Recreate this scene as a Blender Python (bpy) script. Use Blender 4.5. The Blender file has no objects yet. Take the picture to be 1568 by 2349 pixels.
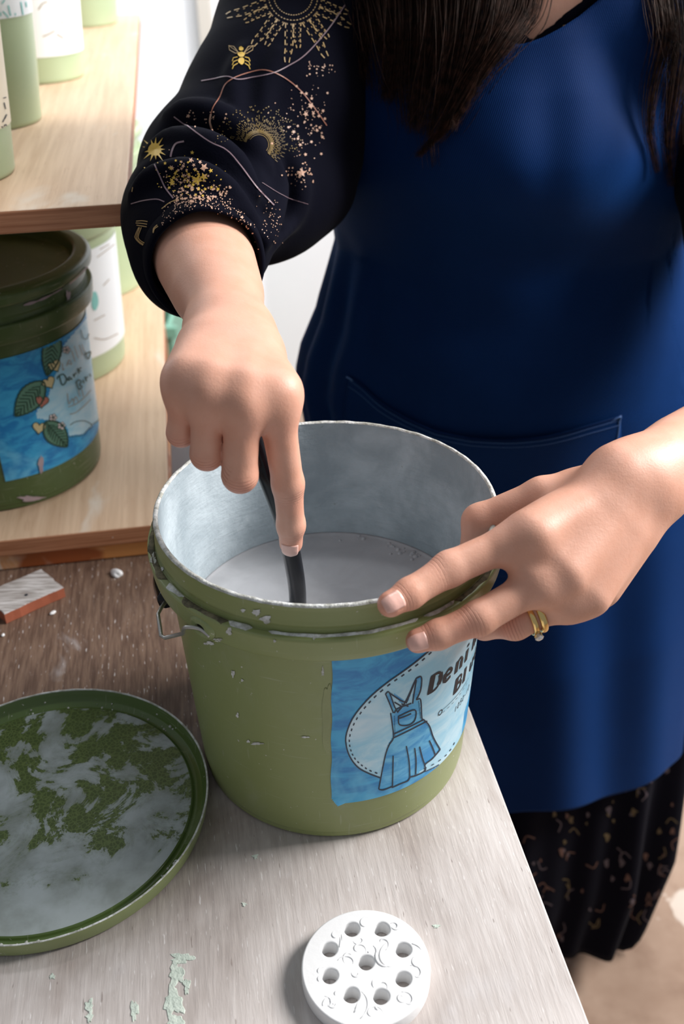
import bpy, bmesh, math, random
import numpy as np
from mathutils import Vector, Matrix
from mathutils.bvhtree import BVHTree

random.seed(7)
RNG = np.random.default_rng(7)
S = bpy.context.scene
COL = S.collection
PI = math.pi

# ------------------------------------------------------------------ camera, world, lights, exposure
# world frame: z = 0 is the table top, the big bucket stands at the origin
F_PX, CX, CY = 2301.5, 784.0, 1174.5
CAM = Vector((0.0103, -0.5395, 0.5475))
PITCH, ROLL = math.radians(32.904), math.radians(-1.35)
FW = Vector((0, math.cos(PITCH), -math.sin(PITCH)))
_u0 = Vector((0, math.sin(PITCH), math.cos(PITCH)))
_r0 = Vector((1, 0, 0))
RT = _r0 * math.cos(ROLL) + _u0 * math.sin(ROLL)
UP = _u0 * math.cos(ROLL) - _r0 * math.sin(ROLL)

cd = bpy.data.cameras.new('camera')
cam = bpy.data.objects.new('camera', cd)
COL.objects.link(cam)
cam.matrix_world = Matrix(((RT.x, UP.x, -FW.x, CAM.x), (RT.y, UP.y, -FW.y, CAM.y), (RT.z, UP.z, -FW.z, CAM.z), (0, 0, 0, 1)))
cd.sensor_fit = 'VERTICAL'
cd.sensor_height = 36.0
cd.lens = 36.0 * F_PX / 2349.0
cd.clip_start = 0.02
cd.dof.use_dof = True
cd.dof.focus_distance = 0.64
cd.dof.aperture_fstop = 7.2
S.camera = cam

S.view_settings.view_transform = 'Standard'
S.view_settings.look = 'None'
S.view_settings.exposure = 0.0
S.view_settings.gamma = 1.0
S.view_settings.use_curve_mapping = False

world = bpy.data.worlds.new('world')
S.world = world
world.use_nodes = True
bg = world.node_tree.nodes['Background']
bg.inputs[0].default_value = (0.86, 0.92, 1.0, 1)
bg.inputs[1].default_value = 0.28


def area_light(name, loc, target, sx, sy, power, col=(1, 1, 1)):
    l = bpy.data.lights.new(name, 'AREA')
    l.shape = 'RECTANGLE'
    l.size, l.size_y = sx, sy
    l.energy = power
    l.color = col
    o = bpy.data.objects.new(name, l)
    COL.objects.link(o)
    o.location = loc
    o.rotation_euler = (Vector(target) - Vector(loc)).to_track_quat('-Z', 'Y').to_euler()
    return o


# daylight through the workshop's windows: one on the right, one at the back left
area_light('window_light_right', (1.66, 0.40, 1.25), (0.05, 0.0, 0.1), 0.8, 0.8, 83, (1.0, 0.975, 0.96))
area_light('window_light_back', (-1.5, 1.75, 0.95), (0.0, 0.6, 0.0), 1.3, 1.5, 23, (0.92, 0.96, 1.0))
area_light('wall_fill_light', (0.45, 1.15, 2.2), (-0.25, 2.4, 1.2), 1.1, 0.9, 80, (0.95, 0.97, 1.0))  # added overhead fill to whiten the back wall; no window there


# ------------------------------------------------------------------ helpers
def ray(u, v):
    return FW + RT * ((u - CX) / F_PX) - UP * ((v - CY) / F_PX)


def at(u, v, dep):
    return CAM + ray(u, v) * dep


def onz(u, v, z):
    d = ray(u, v)
    return CAM + d * ((z - CAM.z) / d.z)


def proj(P):
    q = Vector(P) - CAM
    w = q.dot(FW)
    return CX + F_PX * q.dot(RT) / w, CY - F_PX * q.dot(UP) / w, w


def mesh_obj(name, verts, faces, mat=None, parent=None, smooth=True, midx=None):
    me = bpy.data.meshes.new(name)
    me.from_pydata([tuple(map(float, v)) for v in verts], [], [tuple(map(int, f)) for f in faces])
    if smooth and len(me.polygons):
        me.polygons.foreach_set('use_smooth', [True] * len(me.polygons))
    mats = mat if isinstance(mat, (list, tuple)) else ([mat] if mat else [])
    for m in mats:
        me.materials.append(m)
    if midx is not None:
        me.polygons.foreach_set('material_index', list(map(int, midx)))
    me.update()
    o = bpy.data.objects.new(name, me)
    COL.objects.link(o)
    if parent is not None:
        o.parent = parent
    return o


def empty(name, loc=(0, 0, 0)):
    o = bpy.data.objects.new(name, None)
    o.empty_display_size = 0.02
    o.location = loc
    COL.objects.link(o)
    return o


def tag(o, label, cat, group=None):
    o['label'] = label
    o['category'] = cat
    if group:
        o['group'] = group
    return o


def struct(o):
    o['kind'] = 'structure'
    return o


def lathe(profile, n=96, c=(0, 0, 0), a0=0.0, a1=2 * PI):
    """profile: (r, z) list -> verts, faces; closed around unless a partial sweep"""
    full = abs((a1 - a0) - 2 * PI) < 1e-6
    k = n if full else n + 1
    V, Fc = [], []
    for r, z in profile:
        for i in range(k):
            t = a0 + (a1 - a0) * i / n
            V.append((c[0] + r * math.cos(t), c[1] + r * math.sin(t), c[2] + z))
    for j in range(len(profile) - 1):
        for i in range(n):
            i2 = (i + 1) % k
            Fc.append((j * k + i, j * k + i2, (j + 1) * k + i2, (j + 1) * k + i))
    return V, Fc


def smooth_profile(pts, sub=4, bev=0.0008):
    """round the corners of an (r, z) polyline a little"""
    out = []
    P = [Vector(p) for p in pts]
    for i, p in enumerate(P):
        if i in (0, len(P) - 1):
            out.append(tuple(p))
            continue
        a, b = P[i - 1] - p, P[i + 1] - p
        d = min(bev, a.length * 0.45, b.length * 0.45)
        s, e = p + a.normalized() * d, p + b.normalized() * d
        for k in range(sub + 1):
            t = k / sub
            q = s * (1 - t) ** 2 + p * 2 * t * (1 - t) + e * t * t
            out.append(tuple(q))
    return out


def tube_mesh(pts, rad, n=8, cap=True):
    """round tube along a polyline; rad is a number or a list"""
    P = [Vector(p) for p in pts]
    m = len(P)
    R = rad if isinstance(rad, (list, tuple)) else [rad] * m
    V, Fc = [], []
    T0 = (P[1] - P[0]).normalized()
    ref = Vector((0, 0, 1)) if abs(T0.z) < 0.9 else Vector((1, 0, 0))
    nrm = T0.cross(ref).normalized()
    for i in range(m):
        t = (P[min(i + 1, m - 1)] - P[max(i - 1, 0)]).normalized()
        nrm = (nrm - t * nrm.dot(t)).normalized()
        b = t.cross(nrm)
        for k in range(n):
            a = 2 * PI * k / n
            V.append(P[i] + (nrm * math.cos(a) + b * math.sin(a)) * R[i])
    for i in range(m - 1):
        for k in range(n):
            k2 = (k + 1) % n
            Fc.append((i * n + k, i * n + k2, (i + 1) * n + k2, (i + 1) * n + k))
    if cap:
        Fc.append(tuple(range(n))[::-1])
        Fc.append(tuple((m - 1) * n + k for k in range(n)))
    return V, Fc


def catmull(pts, sub=8):
    P = [np.array(p, float) for p in pts]
    P = [2 * P[0] - P[1]] + P + [2 * P[-1] - P[-2]]
    out = []
    for i in range(1, len(P) - 2):
        for k in range(sub):
            t = k / sub
            out.append(0.5 * ((2 * P[i]) + (-P[i - 1] + P[i + 1]) * t + (2 * P[i - 1] - 5 * P[i] + 4 * P[i + 1] - P[i + 2]) * t * t
                              + (-P[i - 1] + 3 * P[i] - 3 * P[i + 1] + P[i + 2]) * t ** 3))
    out.append(P[-2])
    return out


def join(parts):
    V, Fc = [], []
    for v, f in parts:
        o = len(V)
        V += list(v)
        Fc += [tuple(i + o for i in q) for q in f]
    return V, Fc


def box_mesh(x0, x1, y0, y1, z0, z1, bev=0.0, rot=None, origin=(0, 0, 0), seg=2):
    bm = bmesh.new()
    bmesh.ops.create_cube(bm, size=1)
    for v in bm.verts:
        v.co = Vector((x0 + (v.co.x + .5) * (x1 - x0), y0 + (v.co.y + .5) * (y1 - y0), z0 + (v.co.z + .5) * (z1 - z0)))
    if bev:
        bmesh.ops.bevel(bm, geom=list(bm.edges), offset=bev, segments=seg, affect='EDGES', profile=0.5)
    if rot is not None:
        bmesh.ops.rotate(bm, cent=(0, 0, 0), matrix=Matrix.Rotation(rot, 3, 'Z'), verts=bm.verts)
    V = [tuple(v.co + Vector(origin)) for v in bm.verts]
    bm.verts.index_update()
    Fc = [tuple(v.index for v in f.verts) for f in bm.faces]
    bm.free()
    return V, Fc


# ------------------------------------------------------------------ node materials
class Mat:
    def __init__(self, name):
        self.m = bpy.data.materials.new(name)
        self.m.use_nodes = True
        self.nt = self.m.node_tree
        self.b = self.nt.nodes['Principled BSDF']
        self._co = None

    def n(self, typ, **kw):
        nd = self.nt.nodes.new(typ)
        ins = kw.pop('ins', {})
        for k, v in kw.items():
            setattr(nd, k, v)
        for k, v in ins.items():
            self.set(nd.inputs[k], v)
        return nd

    def set(self, sock, v):
        if hasattr(v, 'is_output') or isinstance(v, bpy.types.NodeSocket):
            self.nt.links.new(v, sock)
        else:
            if isinstance(v, (tuple, list)) and len(v) == 3 and sock.type == 'RGBA':
                v = (*v, 1)
            sock.default_value = v

    def co(self, scale=(1, 1, 1), rot=(0, 0, 0), loc=(0, 0, 0), gen='Object'):
        if self._co is None:
            self._co = self.n('ShaderNodeTexCoord')
        mp = self.n('ShaderNodeMapping', ins={0: self._co.outputs[gen], 1: loc, 2: rot, 3: scale})
        return mp.outputs[0]

    def noise(self, co, scale, detail=3, rough=0.55, dist=0.0):
        return self.n('ShaderNodeTexNoise', ins={'Vector': co, 'Scale': scale, 'Detail': detail, 'Roughness': rough, 'Distortion': dist}).outputs[0]

    def ramp(self, fac, lo, hi, c0=(0, 0, 0), c1=(1, 1, 1)):
        r = self.n('ShaderNodeMapRange', interpolation_type='SMOOTHSTEP', ins={0: fac, 1: lo, 2: hi, 3: 0.0, 4: 1.0})
        return r.outputs[0]

    def mix(self, fac, a, b):
        x = self.n('ShaderNodeMix', data_type='RGBA')
        self.set(x.inputs[0], fac)
        self.set(x.inputs[6], a)
        self.set(x.inputs[7], b)
        return x.outputs[2]

    def math(self, op, a, b=0.0):
        x = self.n('ShaderNodeMath', operation=op)
        self.set(x.inputs[0], a)
        self.set(x.inputs[1], b)
        return x.outputs[0]

    def bump(self, h, strength=0.3, dist=0.001, normal=None):
        x = self.n('ShaderNodeBump', ins={'Strength': strength, 'Distance': dist, 'Height': h})
        if normal is not None:
            self.set(x.inputs['Normal'], normal)
        return x.outputs[0]

    def out(self, color=None, rough=None, normal=None, **kw):
        if color is not None:
            self.set(self.b.inputs['Base Color'], color)
        if rough is not None:
            self.set(self.b.inputs['Roughness'], rough)
        if normal is not None:
            self.set(self.b.inputs['Normal'], normal)
        for k, v in kw.items():
            self.set(self.b.inputs[k.replace('_', ' ')], v)
        return self.m


def srgb(r, g, b):
    f = lambda c: (c / 255 / 12.92) if c / 255 <= 0.04045 else ((c / 255 + 0.055) / 1.055) ** 2.4
    return (f(r), f(g), f(b))


def plain(name, col, rough=0.5, bump=0.0, bscale=200, var=0.0, **kw):
    m = Mat(name)
    co = m.co()
    nz = m.noise(co, bscale, 3)
    c = col
    if var:
        n2 = m.noise(co, bscale * 0.13, 4)
        c = m.mix(n2, tuple(x * (1 - var) for x in col), tuple(min(1, x * (1 + var)) for x in col))
    return m.out(c, rough, m.bump(nz, bump, 0.001) if bump else None, **kw)


def plastic(name, col, dust=0.5, spec=0.5, rough=0.36):
    """scuffed green plastic with dusty smears, fine scratches and specks of dried glaze"""
    m = Mat(name)
    co = m.co()
    smear = m.ramp(m.noise(co, 14, 5, 0.65, 0.6), 0.52, 0.78)
    scr = m.ramp(m.noise(m.co((30, 30, 900), (0.5, 0.3, 0.2)), 1.0, 2, 0.5), 0.66, 0.74)
    scr2 = m.ramp(m.noise(m.co((600, 80, 40), (0.2, 0.9, 0.4)), 1.0, 2, 0.5), 0.68, 0.76)
    spk = m.ramp(m.noise(co, 260, 2, 0.5), 0.73, 0.76)
    c = m.mix(m.math('MULTIPLY', smear, dust), col, (0.36, 0.38, 0.27))
    c = m.mix(m.math('MULTIPLY', m.math('MAXIMUM', scr, scr2), 0.25), c, (0.5, 0.5, 0.42))
    c = m.mix(m.math('MULTIPLY', spk, 0.8), c, (0.6, 0.58, 0.52))
    r = m.math('ADD', m.math('MULTIPLY', smear, 0.25), rough)
    nb = m.bump(m.noise(co, 90, 4), 0.08, 0.001)
    return m.out(c, r, nb)


M = {}
M['green'] = plastic('green_plastic', srgb(140, 149, 96))
M['green_rim'] = plastic('green_plastic_rim', srgb(138, 150, 100), 0.5)
M['green_dark'] = plastic('dark_green_plastic', srgb(76, 96, 54), 0.2, rough=0.3)
M['green_hazed'] = plastic('hazed_green_plastic', srgb(172, 188, 152), 0.2)  # paler copy of the green plastic, back-light haze mixed into its colour


def glaze_coat():
    m = Mat('dried_glaze_coat')
    co = m.co()
    n1 = m.noise(co, 22, 5, 0.6, 0.4)
    c = m.mix(m.ramp(n1, 0.3, 0.7), srgb(150, 163, 170), srgb(188, 200, 206))
    drk = m.ramp(m.noise(co, 60, 3, 0.5, 0.5), 0.70, 0.74)
    c = m.mix(m.math('MULTIPLY', drk, 0.75), c, srgb(95, 105, 85))
    st = m.noise(m.co((60, 60, 300), (0.5, 0, 0.3)), 1.0, 4, 0.6)
    lump = m.noise(co, 120, 4, 0.6)
    nb = m.bump(m.math('ADD', st, m.math('MULTIPLY', lump, 1.2)), 0.55, 0.0012)
    return m.out(c, 0.62, nb)


M['glaze_coat'] = glaze_coat()


def crust(name, c0, c1, bs=0.7):
    m = Mat(name)
    co = m.co()
    n1 = m.noise(co, 130, 5, 0.65)
    c = m.mix(m.ramp(n1, 0.35, 0.65), c0, c1)
    return m.out(c, 0.75, m.bump(m.noise(co, 400, 4), bs, 0.0015))


M['crust_white'] = crust('dried_glaze_edge', srgb(165, 165, 155), srgb(226, 228, 226))
M['crust_dirty'] = crust('dirty_residue', srgb(62, 58, 40), srgb(118, 110, 84), .25)

m = Mat('liquid_glaze')
co = m.co()
n1 = m.noise(co, 30, 4, 0.6, 0.5)
M['liquid'] = m.out(m.mix(m.ramp(n1, 0.35, 0.7), srgb(176, 177, 180), srgb(190, 191, 194)), 0.30, m.bump(m.noise(co, 18, 2), 0.08, 0.002))
M['black_rubber'] = plain('black_rubber', (0.003, 0.0035, 0.006), 0.2, 0.1, 90, Specular_IOR_Level=0.35)
M['wire'] = plain('galvanised_wire', (0.50, 0.49, 0.46), 0.38, 0.3, 300, 0.2, Metallic=0.9)


# ------------------------------------------------------------------ setting: floor, back wall
def floor_mat():
    m = Mat('concrete_floor')
    co = m.co()
    n1 = m.noise(co, 2.2, 6, 0.65, 0.4)
    n2 = m.noise(co, 14, 5, 0.6)
    c = m.mix(m.ramp(n1, 0.3, 0.72), srgb(140, 113, 94), srgb(176, 151, 132))
    c = m.mix(m.math('MULTIPLY', m.ramp(n2, 0.45, 0.7), 0.45), c, srgb(120, 92, 74))
    sp = m.ramp(m.noise(m.co((9, 9, 9), loc=(3.3, 1.2, 0)), 1.0, 3, 0.6, 1.2), 0.64, 0.70)
    c = m.mix(m.math('MULTIPLY', sp, 0.7), c, srgb(216, 203, 190))
    return m.out(c, 0.8, m.bump(n2, 0.3, 0.004))


FLOOR_Z = -0.86
V, Fc = box_mesh(-2.6, 2.4, -1.6, 2.75, FLOOR_Z - 0.05, FLOOR_Z)
struct(mesh_obj('floor', V, Fc, floor_mat(), smooth=False))
wallm = plain('white_wall_paint', srgb(238, 240, 243), 0.7, 0.1, 60, 0.02)
V, Fc = box_mesh(-2.6, 2.4, 2.4, 2.5, FLOOR_Z, 1.7)
struct(mesh_obj('wall_back', V, Fc, wallm, smooth=False))
trimm = plain('cream_trim_paint', srgb(206, 200, 190), 0.6, 0.1, 60, 0.03)
V, Fc = box_mesh(-0.335, -0.300, 2.36, 2.40, FLOOR_Z, 1.7, 0.004)
struct(mesh_obj('trim_1', V, Fc, trimm, smooth=False))
V, Fc = box_mesh(-0.24, -0.215, 2.385, 2.40, FLOOR_Z, 1.7, 0.003)
struct(mesh_obj('trim_2', V, Fc, wallm, smooth=False))

# ------------------------------------------------------------------ table
TH = math.radians(8.4)
EX = Vector((math.cos(TH), math.sin(TH), 0))
EY = Vector((-math.sin(TH), math.cos(TH), 0))


def loc(x, y, z=0.0):
    return EX * x + EY * y + Vector((0, 0, z))


def table_mat():
    m = Mat('limewashed_worn_wood')
    g = m.co((300, 26, 60))                 # grain runs along the table
    grain = m.noise(g, 1.0, 5, 0.6, 0.25)
    fine = m.noise(m.co((760, 75, 200)), 1.0, 3, 0.6)
    worn = m.noise(m.co((5.2, 3.4, 5)), 1.0, 5, 0.62, 0.5)
    dirt = m.noise(m.co((26, 8, 10)), 1.0, 4, 0.6, 0.4)
    sx = m.n('ShaderNodeSeparateXYZ', ins={0: m.co()})
    # limewash worn off towards the back left, with the shade there painted in too
    wy = m.n('ShaderNodeMapRange', ins={0: sx.outputs[1], 1: -0.18, 2: 0.22, 3: 0.0, 4: 0.36}).outputs[0]
    wx = m.n('ShaderNodeMapRange', ins={0: sx.outputs[0], 1: 0.06, 2: -0.30, 3: -0.07, 4: 0.30}).outputs[0]
    w = m.math('ADD', m.math('ADD', worn, wy), wx)
    c = m.mix(m.ramp(grain, 0.25, 0.75), srgb(193, 184, 179), srgb(209, 202, 198))
    brown = m.mix(m.ramp(grain, 0.3, 0.7), srgb(88, 65, 52), srgb(126, 101, 84))
    c = m.mix(m.ramp(w, 0.50, 0.92), c, brown)
    c = m.mix(m.math('MULTIPLY', m.ramp(dirt, 0.56, 0.75), 0.35), c, srgb(132, 111, 98))
    fleck = m.ramp(m.noise(m.co((620, 85, 200), loc=(.3, .1, 0)), 1.0, 2, 0.5), 0.66, 0.72)
    c = m.mix(m.math('MULTIPLY', fleck, 0.6), c, srgb(230, 226, 224))
    pit = m.ramp(m.noise(m.co((560, 70, 200), loc=(.7, .4, 0)), 1.0, 2, 0.5), 0.31, 0.26)
    c = m.mix(m.math('MULTIPLY', pit, 0.55), c, srgb(108, 92, 84))
    wpatch = m.ramp(m.noise(m.co((18, 11, 10), loc=(2, 2, 0)), 1.0, 4, 0.6, .4), .60, .74)
    c = m.mix(m.math('MULTIPLY', wpatch, .4), c, srgb(216, 213, 214))
    h = m.math('ADD', m.math('MULTIPLY', fine, 0.7), grain)
    return m.out(c, 0.62, m.bump(h, 0.28, 0.001))


table = empty('work_table', (0, 0, FLOOR_Z))
tag(table, 'limewashed worn wooden work table with bare brown patches', 'table')
M['table'] = table_mat()
TX0, TX1, TY0, TY1 = -0.72, 0.1073, -0.95, 0.285


def tbl_part(name, x0, x1, y0, y1, z0, z1, bev, mt):
    V, Fc = box_mesh(x0, x1, y0, y1, z0, z1, bev)
    o = mesh_obj(name, V, Fc, mt, table, smooth=False)
    o.matrix_parent_inverse = table.matrix_world.inverted()
    o.rotation_euler = (0, 0, TH)
    o.location = (0, 0, -FLOOR_Z)
    return o


top = tbl_part('tabletop', TX0, TX1, TY0, TY1, -0.022, 0.0, 0.0012, M['table'])
legm = plain('brown_table_wood', srgb(120, 92, 72), 0.6, 0.3, 60, 0.2)
for lx in (TX0 + 0.06, TX1 - 0.12):
    for ly in (TY0 + 0.08, TY1 - 0.10):
        tbl_part('leg', lx, lx + 0.055, ly, ly + 0.055, FLOOR_Z, -0.022, 0.003, legm)
tbl_part('apron_rail', TX0 + 0.07, TX1 - 0.08, TY1 - 0.085, TY1 - 0.06, -0.11, -0.022, 0.002, legm)
bpy.context.view_layer.update()
for o in list(table.children):
    o.matrix_parent_inverse = Matrix.Identity(4)
    o.location = (0, 0, -FLOOR_Z)

# spots of old mint paint on the table top: thin flakes lying in the wood
M['mint'] = crust('old_mint_paint', srgb(190, 202, 190), srgb(210, 220, 208))


def blob(cx, cy, rx, ry, n=26, jag=0.35, rnd=random):
    out = []
    ph = [rnd.uniform(0, 6.28) for _ in range(4)]
    for i in range(n):
        a = 2 * PI * i / n
        k = 1 + jag * (0.5 * math.sin(3 * a + ph[0]) + 0.35 * math.sin(5 * a + ph[1]) + 0.3 * math.sin(8 * a + ph[2]) + rnd.uniform(-.25, .25))
        out.append((cx + rx * k * math.cos(a), cy + ry * k * math.sin(a)))
    return out


def flat_flake(px, z0=0.0, h=0.0003):
    h += random.uniform(0, .0002)
    P = [onz(u, v, z0) for u, v in px]
    c = sum(P, Vector()) / len(P)
    n = len(P)
    V = [p + Vector((0, 0, 0.00002)) for p in P] + [c + (p - c) * 0.93 + Vector((0, 0, h)) for p in P] + [c + Vector((0, 0, h))]
    Fc = [(i, (i + 1) % n, n + (i + 1) % n, n + i) for i in range(n)] + [(n + i, n + (i + 1) % n, 2 * n) for i in range(n)]
    return V, Fc


spots = []
for (u, v, rx, ry, jg) in ((418, 2198, 26, 12, .4), (404, 2235, 17, 26, .4), (398, 2300, 22, 32, .45), (402, 2345, 20, 18, .2), (308, 2318, 9, 22, .4),
                           (205, 2310, 9, 16, .5), (120, 2240, 6, 6, .5), (205, 2335, 7, 10, .5), (1000, 2125, 8, 4, .5), (560, 2075, 5, 4, .5), (585, 1965, 6, 5, .5), (428, 2262, 7, 18, .5)):
    spots.append(flat_flake(blob(u, v, rx, ry, 30, jg)))
for V, Fc in spots:
    o = mesh_obj('paint_spot', V, Fc, M['mint'], table, smooth=False)
    o.location = (0, 0, -FLOOR_Z)
    o['label'] = 'pale mint paint spot worn into the tabletop'


# ------------------------------------------------------------------ buckets
R_BASE, R_TOP, Z_SK0, Z_SK1, H_BUCKET = 0.0954, 0.1036, 0.171, 0.1885, 0.2076


def body_r(z):
    return R_BASE + (R_TOP - R_BASE) * z / Z_SK0


OUTER = [(0.0, 0.0015), (0.088, 0.0015), (0.0895, 0.0), (0.0925, 0.0), (0.0948, 0.0025), (0.0950, 0.0062), (0.0957, 0.0075),
         (body_r(0.05), 0.05), (body_r(0.10), 0.10), (body_r(0.15), 0.15), (R_TOP, Z_SK0 - 0.001), (0.1118, Z_SK0), (0.1126, Z_SK0 + 0.0015),
         (0.1134, 0.1765), (0.1146, 0.1868), (0.1140, Z_SK1), (0.1102, Z_SK1 + 0.0002), (0.1090, Z_SK1 - 0.0006), (0.1088, 0.1925), (0.1094, 0.1945), (0.1090, 0.197),
         (0.1084, 0.2040), (0.1088, 0.2066)]
RIM = [(0.1088, 0.2066), (0.1082, 0.2078), (0.1066, 0.2080), (0.1056, 0.2070)]
INNER = [(0.1056, 0.2070), (0.1050, 0.19), (0.1034, 0.17), (body_r(0.15) - 0.002, 0.15), (body_r(0.10) - 0.002, 0.10), (body_r(0.05) - 0.002, 0.05),
         (R_BASE - 0.002, 0.004), (0.0, 0.004)]


def wobble(V, amp=0.0004, seed=1):
    r = np.random.default_rng(seed)
    ph = r.uniform(0, 6.28, 6)
    out = []
    for (x, y, z) in V:
        a = math.atan2(y, x)
        k = sum(math.sin((i + 9) * 3.7 * a + ph[i] + z * 300 * (i % 2)) for i in range(6)) / 6
        out.append((x, y, z + amp * k))
    return out


def lid_on_mesh():
    p = smooth_profile([(0.0, 0.2065), (0.096, 0.2065), (0.0975, 0.2075), (0.1010, 0.2165), (0.1040, 0.2180), (0.1130, 0.2172), (0.1168, 0.2150), (0.1172, 0.2120),
                        (0.1166, 0.2068), (0.1150, 0.2050), (0.1120, 0.2050)], 3, 0.0012)
    return lathe(p, 96)


def make_bucket(name, mats, loc3, label, group=None, lid=None):
    b = empty(name, loc3)
    tag(b, label, 'bucket', group)
    V, Fc = lathe(smooth_profile(OUTER, 3, 0.0007), 160)
    mesh_obj('bucket_body', V, Fc, mats[0], b)
    V, Fc = lathe(INNER, 120)
    mesh_obj('inner_lining', V, Fc, mats[2], b)
    V, Fc = lathe(smooth_profile(RIM, 3, 0.0006), 200)
    mesh_obj('rim', wobble(V), Fc, mats[1], b)
    if lid:
        V, Fc = lid_on_mesh()
        mesh_obj('lid', V, Fc, lid, b)
    return b


bucket = make_bucket('glaze_bucket', (M['green'], M['crust_white'], M['glaze_coat']), (0, 0, 0),
                     'open green plastic bucket of pale grey glaze standing on the work table')
# residue caught on the ledge under the neck: broken runs of dried glaze and dirt
rs = np.random.default_rng(3)


def ledge_run(a0, a1, w0, r0=0.1094, z0=0.1888, seed=0, h=0.0012):
    rr = np.random.default_rng(seed)
    n = max(6, int((a1 - a0) / math.radians(0.45)))
    V, Fc = [], []
    for i in range(n + 1):
        a = a0 + (a1 - a0) * i / n
        e = min(1, i / 3, (n - i) / 3)
        w = w0 * (0.85 + 0.16 * math.sin(a * 23 + seed) + 0.10 * math.sin(a * 47 + 2 * seed) + 0.05 * rr.random()) * e + 0.0001
        hh = h * (0.8 + 0.2 * math.sin(a * 31 + seed * 3) + 0.08 * rr.random()) * e
        for (r, z) in ((r0 + 0.0004, z0 - 0.0002), (r0 + 0.0006, z0 + hh), (r0 + 0.3 * w + .0006, z0 + hh * 0.8), (r0 + w + .0008, z0 + 0.0002), (r0 + w + 0.0012, z0 - 0.0010)):
            V.append((r * math.cos(a), r * math.sin(a), z))
    for i in range(n):
        for k in range(4):
            Fc.append((i * 5 + k, i * 5 + k + 1, (i + 1) * 5 + k + 1, (i + 1) * 5 + k))
    return V, Fc


dg = math.radians
runs = [ledge_run(dg(-107), dg(-62), 0.0016, seed=1, h=0.0009), ledge_run(dg(-120), dg(-112), 0.0036, seed=2, h=0.0014), ledge_run(dg(-148), dg(-139), 0.003, seed=4, h=0.0007),
        ledge_run(dg(-60), dg(-48), 0.002, seed=5, h=0.0007)]
for V, Fc in runs:
    o = mesh_obj('ledge_residue', V, Fc, M['crust_white'], bucket)
    o['label'] = 'dried white glaze along the ledge under the rim'
for V, Fc in ([ledge_run(dg(-139), dg(-120), 0.0034, seed=6, h=0.00025), ledge_run(dg(-196), dg(-150), 0.0034, seed=7, h=0.00025), ledge_run(dg(-48), dg(-14), 0.003, seed=8, h=0.0003)]):
    o = mesh_obj('dirt_band', V, Fc, M['crust_dirty'], bucket)
    o['label'] = 'dark dirt band caught in the rim groove'


def on_skirt(a, z, off=0.0):
    r = 0.1128 + (z - 0.1725) / (0.187 - 0.1725) * 0.0018 + off
    return Vector((r * math.cos(a), r * math.sin(a), z))


# ears and the wire bail with its black grip
EA = dg(-129.4)
for a in (EA, EA + PI):
    c, s = math.cos(a), math.sin(a)
    V, Fc = lathe(smooth_profile([(0.0028, 0.0), (0.0028, 0.0022), (0.0062, 0.0020), (0.0082, 0.0)], 2, .0005), 24)
    V = [(on_skirt(a, 0.1785, -0.0003) + Vector((-s, c, 0)) * x * 1.25 + Vector((0, 0, 1)) * y * 0.95 + Vector((c, s, 0)) * z) for x, y, z in V]
    mesh_obj('ear', V, Fc, M['green_rim'], bucket)
    V, Fc = lathe([(0.0, 0.0004), (0.0029, 0.0004)], 20)
    V = [(on_skirt(a, 0.1785) + Vector((-s, c, 0)) * x * 1.25 + Vector((0, 0, 1)) * y * 0.95 + Vector((c, s, 0)) * z) for x, y, z in V]
    mesh_obj('ear_hole', V, Fc, M['black_rubber'], bucket)


def ring_pt(deg_, r, z):
    return Vector((r * math.cos(dg(deg_)), r * math.sin(dg(deg_)), z))


bail = [on_skirt(EA + dg(3.5), 0.1755, 0.0016), on_skirt(EA, 0.1785, 0.0022), on_skirt(EA - dg(4), 0.1775, 0.006), at(420, 1453, .592), at(378, 1463, .600), at(369, 1458, .602), at(366, 1436, .606), at(362, 1409, .611), at(369, 1395, .617), at(381, 1378, .625),
        ring_pt(-168, 0.1095, 0.160), ring_pt(-180, 0.1088, 0.158), ring_pt(-200, 0.1088, 0.157), ring_pt(-225, 0.1088, 0.158), ring_pt(-255, 0.110, 0.160), ring_pt(-285, 0.114, 0.165), ring_pt(-303, 0.1175, 0.174), on_skirt(EA + PI, 0.1785, 0.0)]
V, Fc = tube_mesh(catmull(bail[:4], 6)[:-1] + [bail[3], bail[4], bail[5], bail[6], bail[7], bail[8]] + catmull(bail[9:], 6), 0.00125, 8)
mesh_obj('wire_bail', V, Fc, M['wire'], bucket)
grip = [at(381, 1378, .625)] + [ring_pt(a, 0.1092, 0.159) for a in (-170, -180, -192, -204, -216)]
V, Fc = tube_mesh(catmull(grip, 5), 0.0052, 14)
o = mesh_obj('bail_grip', V, Fc, M['black_rubber'], bucket)
o['label'] = 'black plastic grip on the bail'

# liquid glaze, with a few bubbles at its edge
ZL = 0.115
glaze = empty('liquid_glaze', (0, 0, ZL))
tag(glaze, 'pale grey liquid glaze filling half of the open bucket', 'glaze')
RL = body_r(ZL) - 0.0021
V, Fc = lathe([(0.0, 0.0), (RL * .5, 0.0), (RL - 0.004, 0.0), (RL - 0.001, 0.0007), (RL, 0.0015), (RL - 0.0005, -0.02), (0.0, -0.02)], 96)
mesh_obj('glaze_surface', V, Fc, M['liquid'], glaze)
bub = []
for i in range(34):
    a = dg(rs.choice([rs.normal(48, 9), rs.normal(60, 14), rs.normal(175, 3)]))
    r = RL - abs(rs.normal(0.004, 0.003)) - 0.0015
    s = rs.uniform(0.0006, 0.0021)
    v, f = lathe([(0.0, 1.0), (.5, .86), (.86, .5), (1.0, 0.0), (1.08, -.1)], 10)
    bub.append(([(r * math.cos(a) + x * s, r * math.sin(a) + y * s, z * s * .7 + .0002) for x, y, z in v], f))
V, Fc = join(bub)
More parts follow.
